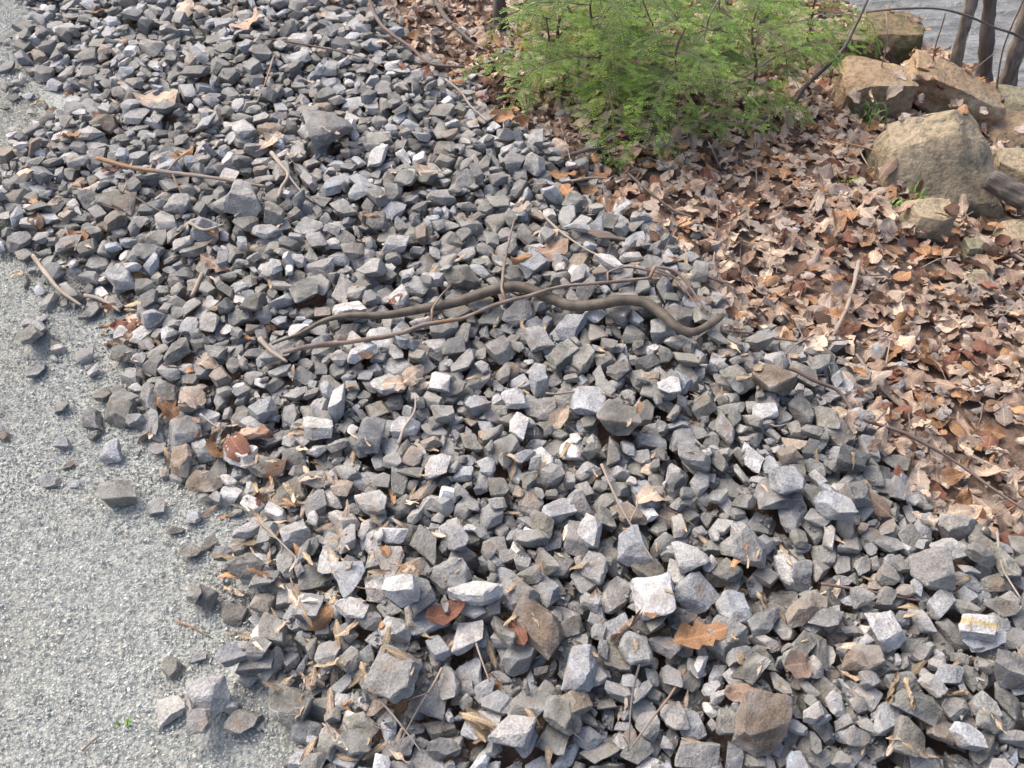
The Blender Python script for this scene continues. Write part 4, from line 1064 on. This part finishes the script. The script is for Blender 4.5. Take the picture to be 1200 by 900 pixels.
# the litter: three passes, denser away from the stones
for n_pass, (n, lo, hi) in enumerate([(6500, 0.045, 0.078), (7000, 0.034, 0.066), (9500, 0.016, 0.042)]):
    for k in range(n):
        x = rng.uniform(-1.2, 2.6); y = rng.uniform(0.6, 4.1)
        if not (view(x, y)): continue
        if bank_s(x, y) > 2.2: continue
        g = sample(GD, x, y)
        if sample(RD, x, y) > -0.05: continue
        if g > 0 and rng.random() > math.exp(-g / 0.055) * 0.5: continue
        if sample(BMASK, x, y) and float(Hs(x, y) - T(x, y)) > 0.03 and rng.random() < 0.97: continue      # bare tops of the boulders
        add_leaf(x, y, rng.uniform(lo, hi), str(rng.choice(['beech', 'oak', 'scrap', 'rolled'], p=[.27, .30, .36, .07])))
# scraps on the bank of stones
for k in range(150):
    x = rng.uniform(-1.8, 1.4); y = rng.uniform(0.5, 3.6)
    if not view(x, y) or sample(GD, x, y) < 0.03: continue
    add_leaf(x, y, rng.uniform(0.022, 0.045), 'scrap', str(rng.choice(['pale beige', 'pinkish tan', 'tan', 'red-brown', 'orange-brown'])), hug=0.5)
# husks: thick along the grit margin, thin elsewhere
for k in range(480):
    if k < 115:
        px = rng.normal(350, 55); py = rng.uniform(500, 890)
        px -= (700 - py) * 0.06
    else: px = rng.uniform(20, 1190); py = rng.uniform(60, 890)
    p = at(px, py, 0.0, Hfield)
    if sample(RD, p[0], p[1]) > 0.05 or sample(GD, p[0], p[1]) < -0.05: continue
    add_leaf(p[0], p[1], rng.uniform(0.02, 0.058), 'husk', str(rng.choice(['tan', 'pale beige', 'orange-brown'], p=[.6, .35, .05])), hug=0.68, tilt=0.3)
# leaves one can point to
NLEAF = [(485, 447, 36, 'beech', 'pale beige', 0.9, 'veined pale tan leaf curled upright among stones below the long stick'), (465, 458, 28, 'scrap', 'pale beige', 0.1, 'small tan leaf beside the curled veined leaf'),
 (737, 738, 52, 'rolled', 'pinkish tan', 0.6, 'curled pinkish leaf beside the chalky white stone'), (818, 752, 60, 'oak', 'orange-brown', 0.3, 'lobed orange-brown leaf spread over the stones'),
 (765, 585, 40, 'scrap', 'pale beige', 0.5, 'crumpled cream leaf beside the reddish crooked twig'), (655, 492, 36, 'beech', 'pale beige', 1.0, 'beige folded leaf between white stones'),
 (523, 722, 44, 'scrap', 'red-brown', 0.4, 'dark red-brown crumpled leaf below the long speckled stone'), (607, 748, 30, 'scrap', 'red-brown', 2.0, 'small maroon leaf scrap by the large brown-grey stone'),
 (932, 785, 44, 'scrap', 'pinkish tan', 0.2, 'pale pink crumpled leaf near the large flecked flat stone'), (870, 815, 46, 'beech', 'pinkish tan', 0.1, 'dull pink leaf lying flat over small stones'),
 (1044, 810, 40, 'rolled', 'tan', 1.1, 'rolled tan leaf like a tube among the stones'), (1060, 820, 38, 'rolled', 'tan', 1.5, 'second rolled tan leaf beside the first'),
 (1122, 812, 30, 'rolled', 'tan', 0.1, 'small rolled brown leaf by the dark greenish stone'), (980, 260, 38, 'beech', 'orange-brown', 1.5, 'bright orange leaf lying face up on the litter'),
 (1120, 605, 50, 'oak', 'pale beige', 0.2, 'pale beige leaf at the edge of the stones by the dark twig'), (1160, 600, 48, 'beech', 'pale beige', 2.2, 'large cream leaf with a dark shadowed fold by the dark twig'),
 (218, 90 - 70, 30, 'scrap', 'pale beige', 1.2, 'cream leaf scrap among stones near the grit far uphill'), (240, 18, 28, 'scrap', 'pale beige', 1.4, 'small cream leaf upright among the stones'),
 (290, 32, 34, 'scrap', 'pinkish tan', 0.3, 'pinkish leaf scrap beside the long thin dark twig'), (215, 180, 26, 'scrap', 'orange-brown', 0.2, 'orange leaf scrap by the thin grey stick'),
 (185, 120, 44, 'scrap', 'pale beige', 0.2, 'pale torn leaf with a brown end between stones'), (318, 170, 32, 'oak', 'pale beige', 1.0, 'pale crumpled leaf at the top of the crooked pale stick'),
 (588, 146, 26, 'scrap', 'orange-brown', 0.0, 'orange leaf fragment standing on stones near the hemlock'), (655, 160, 40, 'beech', 'orange-brown', 0.1, 'broad orange-tan leaf under the hemlock boughs'),
 (645, 298, 40, 'scrap', 'pinkish tan', 0.4, 'pink-grey crumpled leaf just uphill of the snake'), (610, 313, 26, 'scrap', 'orange-brown', 0.4, 'orange scrap of leaf uphill of the snake'),
 (500, 208, 30, 'beech', 'pale beige', 2.5, 'pointed beige leaf lying on the stones by the leaf litter'), (560, 852, 50, 'husk', 'tan', 2.5, 'split tan straw lying fanned on the stones')]
for (px, py, w, kind, cn, yaw, lab) in NLEAF:
    p = at(px, py, 0.0, Hfield); add_leaf(p[0], p[1], w * mpp(p) * 1.15, kind, cn, yaw, 0.25, dict(label=lab), hug=0.75)
for k in range(5):
    p = at(560 + rng.normal(0, 4), 852 + rng.normal(0, 4), 0.0, Hfield); add_leaf(p[0], p[1], 0.06, 'husk', 'tan', 2.3 + k * 0.12, 0.2, dict(fan=True), hug=0.9)

cen = np.array([d['V'].mean(0) for d in LEAVES]); LPX = to_px(cen); lm = np.array([mpp(c) for c in cen])
vis = np.array([np.quantile(d['V'][:, 2] - (Hs(d['V'][:, 0], d['V'][:, 1]) - 0.0035), 0.4) for d in LEAVES])
score = np.array([d['size'] for d in LEAVES]) / lm
iv = (LPX[:, 0] > 2) & (LPX[:, 0] < 1198) & (LPX[:, 1] > 2) & (LPX[:, 1] < 898)
ishusk = np.array([d['kind'] == 'husk' for d in LEAVES])
singleL = {i for i, d in enumerate(LEAVES) if 'label' in d}
cand = np.where(iv & (vis > -0.010) & ~ishusk)[0]
for i in cand[np.argsort(-(score[cand] + 40 * np.clip(vis[cand], -0.01, 0.01) * 10))]:
    if len(singleL) >= 300: break
    singleL.add(int(i))
hs = np.where(iv & ishusk)[0]; singleH = set(hs[np.argsort(-score[hs])][:150].tolist())
LMARK = MARKS + [((1110, 230), 'at the foot of the peaked boulder'), ((1000, 350), 'around the silvery standing stick'), ((900, 200), 'below the right-hand hemlock boughs'), ((800, 230), 'below the middle hemlock boughs'), ((1150, 300), 'by the brown branch between small rocks'),
 ((960, 270), 'around the bright orange leaf'), ((1150, 420), 'in the open litter below the low green-tinged rock'), ((1080, 470), 'by the long pale thin stick'), ((500, 30), 'by the grey fallen branch'), ((960, 140), 'between hemlock and ochre boulder'), ((900, 330), 'in the litter above the snake head'), ((1050, 380), 'in the litter beside the silvery stick')]
LMK = np.array([m[0] for m in LMARK], float)
SHN = {'beech': 'oval', 'oak': 'lobed', 'scrap': 'torn', 'rolled': 'rolled-up', 'husk': 'narrow'}
BV, BF, BC, BP, BU = [], [], [], [], []; off = 0
for i, d in enumerate(LEAVES):
    W, Q = d['V'], d['Q']; col = np.tile(np.append(np.clip(d['col'], 0, .8), 1), (len(W), 1)); lp = d['UV'] * d['size'] * 10 + d['seed']
    if i in singleL or i in singleH:
        hk = d['kind'] == 'husk' and 'label' not in d
        nm = 'dry_husk' if d['kind'] == 'husk' else 'dead_leaf'
        o = centred(nm, W, Q, M_LEAF, True, col, lp)
        a = o.data.attributes.new('leafuv', 'FLOAT_VECTOR', 'POINT'); a.data.foreach_set('vector', d['UV'].astype(np.float32).ravel())
        mk = LMARK[int(np.argmin(((LMK - LPX[i]) ** 2).sum(1)))][1]
        if 'label' in d: lab = d['label']
        elif hk:
            ow = int(sample(OWN, cen[i][0], cen[i][1])); on = STONES[ow]['cn'] if ow >= 0 else ''; on = SHORT.get(on, on)
            on = f"on {'an' if on[0] == 'o' else 'a'} {on} stone " if on else ''
            lab = f"{'long' if d['size'] > 0.042 else 'short'} {d['cn']} dry husk {on}{mk}"
        else: lab = f"{d['cn']} {SHN[d['kind']]} dead leaf {mk}"
        tag(o, lab, 'husk' if nm == 'dry_husk' else 'leaf', 'dry husks between the stones' if nm == 'dry_husk' else 'fallen dead leaves')
    else:
        BV.append(W); BF.append(Q + off); off += len(W); BC.append(col); BP.append(lp); BU.append(d['UV'])
me = mesh_np('leaf_litter', np.concatenate(BV), np.concatenate(BF), True, np.concatenate(BC), np.concatenate(BP))
a = me.attributes.new('leafuv', 'FLOAT_VECTOR', 'POINT'); a.data.foreach_set('vector', np.concatenate(BU).astype(np.float32).ravel())
tag(link('leaf_litter', me, M_LEAF), 'carpet of brown fallen leaves on the bank beside the stones', 'leaf litter', kind='stuff')
print('leaves', len(LEAVES), 'quads', sum(len(q) for q in BF))

# lump of brown bark
p = at(298, 511, 0.0, Hfield); m = mpp(p)
pr = PROTO[BYK['long'][2]]['high']; Vb = pr[0] * np.array([46, 40, 36]) * m
Vb = Vb + 0.004 * np.array([[mnoise.noise(Vector(v) * 90), mnoise.noise(Vector(v) * 90 + Vector((7, 0, 0))), mnoise.noise(Vector(v) * 110)] for v in Vb])
M_BARKL = mat_bark('bark_lump', (0.30, 0.19, 0.13), (0.16, 0.09, 0.06), (0.42, 0.30, 0.23), scale=90, stretch=0.6, bs=1.0)
zt = max(Hs(p[0] + Vb[:, 0], p[1] + Vb[:, 1]).mean(), p[2]) + 0.008
o = link('bark_chunk', mesh_np('bark_chunk', Vb, pr[1], True, None, Vb + 3), M_BARKL, loc=(p[0], p[1], zt)); tag(o, 'crumbly lump of brown bark near the grit margin', 'bark')

# ribbed husk: a flat comb of parallel dark and pale ribs
p = at(712, 293, 0.0, Hfield); m = mpp(p)
root = empty('ribbed_husk', (p[0], p[1], p[2])); tag(root, 'small flat husk with parallel dark ribs uphill of the snake', 'husk')
zb = Hs(p[0] + np.linspace(-.05, .05, 15), np.full(15, p[1])).max() - p[2] + 0.004
for k in range(9):
    t = (k - 4) / 4.0
    a0 = np.array([-20 * m + t * 8 * m, 10 * m + t * 9 * m * -1, zb - 0.004 + 0.004 * t]); a1 = a0 + np.array([30 * m, -8 * m, 0.006])
    V, F, lp = tube(resample(np.array([a0, (a0 + a1) / 2 + [0, 0, 0.003], a1]), 0.006), 0.0027, 6, 0.1, k + 5)
    link('rib', mesh_np('rib', V, F, True, None, lp), M_TWIGD if k % 2 else M_GREYW, root)

# ------------------------------------------------------------------ loose twiglets over the litter
for k in range(190):
    if k < 150:
        px = rng.uniform(640, 1195); py = rng.uniform(150, 600)
    else: px = rng.uniform(40, 1180); py = rng.uniform(40, 880)
    p = at(px, py, 0.0, Hfield)
    g = sample(GD, p[0], p[1])
    if k < 150 and (g > 0.06 or bank_s(p[0], p[1]) > 1.2): continue
    if sample(RD, p[0], p[1]) > 0.02 or sample(BMASK, p[0], p[1]): continue
    L_ = rng.uniform(14, 60); an = rng.uniform(0, 3.14); dx, dy = math.cos(an) * L_ / 2, math.sin(an) * L_ / 2 * 0.7
    b_ = rng.normal(0, 4, 2)
    mt = [M_PALE, M_STICK, M_TWIGD, M_TWIGD][int(rng.integers(4))]; cw = {M_PALE: 'pale', M_STICK: 'brown', M_TWIGD: 'dark'}[mt]
    mk = LMARK[int(np.argmin(((LMK - [px, py]) ** 2).sum(1)))][1]
    stick('twig', [(px - dx, py - dy), (px + b_[0], py + b_[1]), (px + dx, py + dy)], rng.uniform(0.5, 1.1), mt, f"{'long' if L_ > 38 else 'short'} thin {cw} twiglet {mk}", 'twig', sig=0.05, group='twiglets scattered over leaves and stones', sides=5)

# ------------------------------------------------------------------ hemlock saplings
def needles_on(P, dirn, up, ln, r, lo=0.0):
    """needle quads in two ranks along a polyline; returns verts, quads, colours"""
    P = np.asarray(P); n = len(P)
    t = np.gradient(P, axis=0); t /= np.linalg.norm(t, axis=1)[:, None] + 1e-9
    side = np.cross(t, up); side /= np.linalg.norm(side, axis=1)[:, None] + 1e-9
    return t, side
def hemlock(px, py, hgt, spread, nb, label, seed, lean=(0, 0), dens=1.0, tone=1.0):
    r = np.random.default_rng(seed)
    b = at(px, py, 0.0); b[2] = float(T(b[0], b[1])) - 0.012
    root = empty('hemlock_sapling', tuple(b)); tag(root, label, 'hemlock', 'young hemlocks at the edge of the bank')
    top = np.array([lean[0], lean[1], hgt])
    tp = resample(np.array([[0, 0, 0], top * 0.35 + r.normal(0, 0.012, 3), top * 0.7 + r.normal(0, 0.015, 3), top]), 0.02)
    V, F, lp = tube(tp, np.linspace(0.0065, 0.0018, len(tp)), 7, 0.1, seed)
    link('trunk', mesh_np('trunk', V, F, True, None, lp), M_TWIGD, root)
    for k in range(nb):
        f = 0.08 + 0.90 * (k + 0.5) / nb
        base = tp[int(f * (len(tp) - 1))]
        an = k * 2.4 + r.normal(0, 0.4)
        Lb = spread * (0.50 + 0.55 * math.sin(math.pi * min(1, 0.25 + f * 0.75))) * r.uniform(0.7, 1.15)
        d = np.array([math.cos(an), math.sin(an), 0])
        rise = r.uniform(0.05, 0.40)
        ctrl = np.array([base, base + d * Lb * 0.4 + [0, 0, Lb * rise * 0.6], base + d * Lb * 0.75 + [0, 0, Lb * rise * 0.55], base + d * Lb + [0, 0, Lb * (rise - 0.42)]])
        ctrl[:, 2] = np.maximum(ctrl[:, 2], 0.05 + 0.35 * np.maximum(-(0), 0))
        gz = np.array([float(T(b[0] + q[0], b[1] + q[1])) - b[2] for q in ctrl]) + 0.055
        ctrl[:, 2] = np.maximum(ctrl[:, 2], gz); ctrl[0] = base
        bp = resample(ctrl, 0.012)
        tubes = [tube(bp, np.linspace(0.0026, 0.0008, len(bp)), 4, 0, k)]
        NV, NQ, NC = [], [], []; off = 0
        upv = np.array([0, 0, 1.0]); tb = np.gradient(bp, axis=0); tb /= np.linalg.norm(tb, axis=1)[:, None]
        sb = np.cross(tb, upv); sb /= np.linalg.norm(sb, axis=1)[:, None] + 1e-9
        chains = [(bp[max(1, len(bp) // 5):], 0.7)]
        nst = int(len(bp) * 0.72 * dens)
        for q in range(nst):
            g = 0.12 + 0.86 * q / nst; i = int(g * (len(bp) - 1)); sg = 1 if q % 2 else -1
            Ls = Lb * 0.46 * (1 - g * 0.62) * r.uniform(0.6, 1.2)
            dd = tb[i] * r.uniform(0.55, 0.9) + sb[i] * sg * r.uniform(0.7, 1.0) + upv * r.normal(0.04, 0.14); dd /= np.linalg.norm(dd)
            e = bp[i] + dd * Ls - upv * Ls * r.uniform(0.05, 0.3)
            mid = bp[i] + dd * Ls * 0.5 + upv * Ls * 0.03
            c = resample(np.array([bp[i], mid, e]), 0.007); chains.append((c, 1.0))
            tubes.append(tube(c[::2] if len(c) > 5 else c, 0.0007, 3, 0, q))
            if Ls > 0.06:
                for h in range(3):
                    ii = int((0.3 + 0.2 * h) * (len(c) - 1)); s2 = 1 if (h + q) % 2 else -1
                    sv = np.cross(dd, upv); sv /= np.linalg.norm(sv) + 1e-9
                    d2 = dd * 0.8 + sv * s2 * 0.8; L2 = Ls * r.uniform(0.25, 0.42)
                    chains.append((resample(np.array([c[ii], c[ii] + d2 * L2 * 0.5, c[ii] + d2 * L2 - upv * L2 * 0.1]), 0.007), 1.1))
        for c, br in chains:
            if len(c) < 2: continue
            seg = np.linalg.norm(np.diff(c, axis=0), axis=1); LL = np.concatenate([[0], np.cumsum(seg)])
            s_ = np.arange(0.002, LL[-1], 0.0034); n = len(s_)
            if n < 2: continue
            C = np.stack([np.interp(s_, LL, c[:, a]) for a in range(3)], 1)
            t = np.gradient(C, axis=0); t /= np.linalg.norm(t, axis=1)[:, None] + 1e-9
            sd = np.cross(t, upv); sd /= np.linalg.norm(sd, axis=1)[:, None] + 1e-9
            sg = np.where(np.arange(n) % 2 == 0, 1.0, -1.0)[:, None]
            nl = r.uniform(0.0085, 0.0125, (n, 1)) * np.clip(1.15 - 0.5 * (s_ / LL[-1])[:, None], 0.5, 1)
            dn = sd * sg + t * r.uniform(0.25, 0.55, (n, 1)) + upv * r.normal(0.02, 0.07, (n, 1)); dn /= np.linalg.norm(dn, axis=1)[:, None]
            wv = np.cross(dn, upv); wv /= np.linalg.norm(wv, axis=1)[:, None] + 1e-9
            hw = 0.0014
            Vn = np.stack([C - wv * hw * 0.6, C + wv * hw * 0.6, C + dn * nl * 0.6 + wv * hw, C + dn * nl, C + dn * nl * 0.6 - wv * hw], 1)
            NV.append(Vn.reshape(-1, 3)); i0 = (np.arange(n) * 5)[:, None]
            NQ.append(np.concatenate([i0 + np.array([[0, 1, 2]]), i0 + np.array([[0, 2, 4]]), i0 + np.array([[2, 3, 4]])]) + off); off += n * 5
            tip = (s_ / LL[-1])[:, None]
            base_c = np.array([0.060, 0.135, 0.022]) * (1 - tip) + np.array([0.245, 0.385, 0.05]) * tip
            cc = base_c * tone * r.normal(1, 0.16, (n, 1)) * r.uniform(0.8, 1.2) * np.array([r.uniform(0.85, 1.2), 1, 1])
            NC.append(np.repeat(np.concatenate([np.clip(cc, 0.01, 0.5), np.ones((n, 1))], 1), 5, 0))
        TV, TF, TL = [], [], []; o2 = 0
        for v, f_, l_ in tubes: TV.append(v); TF.append(f_ + o2); TL.append(l_); o2 += len(v)
        br_o = link('branch', mesh_np('branch', np.concatenate(TV), np.concatenate(TF), True, None, np.concatenate(TL)), M_TWIGD, root)
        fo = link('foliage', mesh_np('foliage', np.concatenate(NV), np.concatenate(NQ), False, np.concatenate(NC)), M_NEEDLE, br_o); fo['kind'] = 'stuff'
        global NTRI; NTRI += sum(len(q) for q in NQ)
    return root
NTRI = 0
hemlock(788, 152, 0.34, 0.30, 13, 'densest bright green hemlock sapling over the leaf litter edge', 1)
hemlock(700, 116, 0.38, 0.32, 13, 'green hemlock sapling beside the edge of the stone bank', 2)
hemlock(866, 120, 0.36, 0.32, 13, 'yellow-green hemlock sapling nearest the ochre boulder', 3, tone=1.1)
hemlock(655, 78, 0.34, 0.27, 10, 'thin hemlock sapling next to the dark young trunk', 4, dens=0.75)
hemlock(745, 70, 0.42, 0.32, 11, 'taller hemlock sapling standing behind the densest one', 5)
hemlock(832, 55, 0.42, 0.34, 11, 'hemlock sapling with sparse boughs before the river', 6, dens=0.8, tone=1.05)
hemlock(942, 64, 0.34, 0.30, 10, 'pale feathery hemlock sapling reaching toward the mossy boulder', 7, dens=0.7, tone=1.15)
hemlock(670, 24, 0.40, 0.30, 8, 'hemlock sapling behind the dark young trunk', 8, dens=0.8)
print('needle tris', NTRI)

# ------------------------------------------------------------------ bare trees at the river and a few bare shoots
def tree(px, py, rpx, height, lean, label, seed, mat=M_TRUNK, name='tree', limbs=5, ext=0.0):
    b = at(px, py, 0.0); b[2] = float(T(b[0], b[1])) - 0.03; r_ = rpx * mpp(b); rr = np.random.default_rng(seed)
    root = empty(name, tuple(b)); tag(root, label, 'tree' if limbs else 'stem', 'bare trees along the river' if limbs else None)
    top = np.array([lean[0], lean[1], height])
    P = resample(np.array([[0, 0, 0], top * .2 + rr.normal(0, .015, 3) * [1, 1, 0], top * .5 + rr.normal(0, .05, 3) * [1, 1, 0], top * .8 + rr.normal(0, .05, 3) * [1, 1, 0], top]), 0.04)
    rad = r_ * np.linspace(1.0, 0.3, len(P)); rad[:3] *= [1.5, 1.25, 1.1]
    V, F, lp = tube(P, rad, 16, 0.20, seed)
    link('trunk', mesh_np('trunk', V, F, True, None, lp), mat, root)
    for k in range(limbs):
        f = 0.48 + 0.5 * k / limbs; c = P[int(f * (len(P) - 1))]; an = rr.uniform(0, 6.28); Lb = height * 0.28 * rr.uniform(0.6, 1.1)
        d = np.array([math.cos(an), math.sin(an), 0.8])
        q = resample(np.array([c, c + d * Lb * .5 + rr.normal(0, .03, 3), c + d * Lb + [0, 0, .1]]), 0.05)
        V, F, lp = tube(q, np.linspace(r_ * 0.4, r_ * 0.1, len(q)), 6, 0.1, seed + k)
        lo = link('limb', mesh_np('limb', V, F, True, None, lp), mat, root)
        for h in range(4):
            c2 = q[int((0.3 + 0.2 * h) * (len(q) - 1))]; d2 = rr.normal(0, 1, 3); d2[2] = abs(d2[2]); d2 /= np.linalg.norm(d2)
            q2 = resample(np.array([c2, c2 + d2 * Lb * .25, c2 + d2 * Lb * .45 + [0, 0, .05]]), 0.06)
            V, F, lp = tube(q2, np.linspace(r_ * 0.15, r_ * 0.05, len(q2)), 4, 0, seed + h)
            link('twig', mesh_np('twig', V, F, True, None, lp), mat, lo)
    return root
M_TRUNKD = mat_bark('dark_tree_bark', (0.085, 0.070, 0.060), (0.17, 0.145, 0.13), scale=30, stretch=0.3, bs=1.0)
tree(1116, 92, 7, 4.2, (-0.5, 0.1), 'paler slim bare trunk of the three beside the river', 61)
tree(1155, 96, 8, 4.6, (-1.3, 0.2), 'darkest bare trunk standing between two others at the river', 62, M_TRUNKD)
tree(1179, 106, 9, 4.8, (-0.6, 0.1), 'thick bare trunk rising behind the grey-olive boulder', 63)
tree(587, 34, 7, 3.2, (-0.02, 0.25), 'dark young trunk rising at the left of the hemlocks', 64, M_TRUNKD)
tree(1042, 30, 4, 3.0, (0.1, 0.3), 'thin bare sapling behind the mossy boulder', 65, M_TRUNKD)
tree(893, 20, 7, 2.8, (-0.1, 0.3), 'reddish-brown bare trunk half hidden behind hemlock boughs', 66)

def arch(ptsd, rpx, mat, label, seed, name='branch'):
    """branch in the air: (px, py, height above ground) along its run, foot on the bank"""
    P = []
    for (px, py, h) in ptsd: P.append(at(px, py, h))
    P = np.array(P); P[0, 2] = float(T(P[0, 0], P[0, 1])) - 0.01
    m = mpp(P[len(P) // 2]); Q = resample(P, 0.02)
    V, F, lp = tube(Q, rpx * m * np.linspace(1, 0.45, len(Q)), 7, 0.15, seed)
    o = centred(name, V, F, mat, True, None, lp); tag(o, label, 'branch'); return o
arch([(1225, 120, 0.0), (1212, 62, 0.30), (1160, 30, 0.42), (1110, 12, 0.45), (1060, 10, 0.45), (1015, 14, 0.42)], 2.8, M_TRUNKD, 'dark arching branch crossing before the water and trunks', 71)
arch([(928, 124, 0.0), (945, 100, 0.06), (985, 62, 0.16), (1005, 25, 0.25), (1020, -8, 0.32)], 3.0, M_GREYW, 'grey leaning branch from the leaves past the pale narrow rock', 72)
arch([(842, 104, 0.0), (870, 92, 0.15), (905, 68, 0.24), (922, 58, 0.26)], 1.8, M_STICK, 'bare brown shoot poking out of the yellow-green hemlock', 73)
arch([(818, 90, 0.0), (822, 62, 0.16), (832, 18, 0.30), (846, -6, 0.36)], 1.8, M_STICK, 'upright bare reddish shoot in front of the hemlock boughs', 74)
arch([(802, 62, 0.0), (800, 32, 0.2), (780, 4, 0.3), (772, -10, 0.34)], 1.7, M_PALE, 'pale bare shoot rising amid the hemlock boughs', 75)
arch([(775, 62, 0.0), (768, 38, 0.25), (756, 8, 0.36), (750, -10, 0.4)], 1.4, M_TWIGD, 'dark thin bare shoot rising amid the hemlock boughs', 76)
arch([(640, 85, 0.0), (644, 55, 0.1), (640, 20, 0.22)], 1.8, M_TWIGD, 'dark bare shoot in the thin hemlock sapling', 77)
arch([(868, 160, 0.0), (878, 142, 0.06), (890, 122, 0.1)], 1.3, M_PALE, 'short pale shoot leaning out under the hemlock boughs', 78)
arch([(845, 195, 0.0), (838, 182, 0.05), (830, 166, 0.08)], 1.6, M_PALE, 'pale broken stub under the densest hemlock', 79)
arch([(1022, 104, 0.0), (1035, 70, 0.15), (1040, 40, 0.25), (1038, 15, 0.3)], 1.3, M_PALE, 'thin pale cane before the mossy boulder', 80)
arch([(1092, 92, 0.0), (1095, 60, 0.2), (1104, 30, 0.35), (1108, 15, 0.4)], 1.4, M_STICK, 'reddish cane standing before the water', 81)
arch([(1112, 100, 0.0), (1080, 88, 0.08), (1045, 82, 0.1)], 1.2, M_TWIGD, 'dark cane lying level over the layered slab', 82)
arch([(1168, 110, 0.0), (1175, 60, 0.3), (1195, 10, 0.5), (1205, -10, 0.6)], 1.5, M_STICK, 'reddish cane beside the thick bare trunk', 83)
arch([(888, 222, 0.0), (886, 190, 0.06), (885, 155, 0.14)], 0.9, M_PALE, 'thin upright pale stalk in the litter under the hemlock', 84)
arch([(1130, 100, 0.0), (1140, 84, 0.1), (1168, 60, 0.2)], 1.1, M_STICK, 'thin cane crossing between the river trunks', 85)

# ------------------------------------------------------------------ small green plants
m_g, nt_, b_ = newmat('green_blade'); b_.inputs['Base Color'].default_value = (0.10, 0.22, 0.03, 1); b_.inputs['Roughness'].default_value = 0.5
def tuft(px, py, n, ln, label, seed, spread=1.0):
    r = np.random.default_rng(seed); b = at(px, py, 0.0, Hfield)
    root = empty('green_sprout', tuple(b)); tag(root, label, 'plant', 'green sprouts in the leaf litter')
    for k in range(n):
        an = r.uniform(0, 6.28); L_ = ln * r.uniform(0.5, 1.1); d = np.array([math.cos(an), math.sin(an), 0]) * spread
        o_ = np.array([r.normal(0, ln * .25), r.normal(0, ln * .25), -0.006])
        c = resample(np.array([o_, o_ + d * L_ * .25 + [0, 0, L_ * .6], o_ + d * L_ * .7 + [0, 0, L_ * .75]]), L_ / 6)
        w = np.cross(d + 1e-6, [0, 0, 1]); w /= np.linalg.norm(w) + 1e-9
        hw = (0.0030 * np.sin(np.linspace(0.35, 3.0, len(c))))[:, None]
        V = np.stack([c - w * hw, c + w * hw], 1).reshape(-1, 3); i = np.arange(len(c) - 1)[:, None] * 2
        link('blade', mesh_np('blade', V, i + np.array([[0, 1, 3, 2]]), True), m_g, root)
tuft(1072, 236, 14, 0.045, 'bright green sprout at the edge of the small pale tan rock', 1)
tuft(1016, 141, 16, 0.09, 'tuft of green grass blades before the ochre boulder', 2, 0.6)
tuft(1050, 242, 9, 0.04, 'small green sprout in the leaves below the peaked boulder', 3)
tuft(992, 215, 7, 0.04, 'tiny green sprout amid leaf litter above the bright orange leaf', 4)
tuft(722, 195, 18, 0.05, 'low green seedling at the edge of stones under hemlock', 5)
tuft(148, 848, 6, 0.016, 'tiny green weed growing in the grit road', 6)
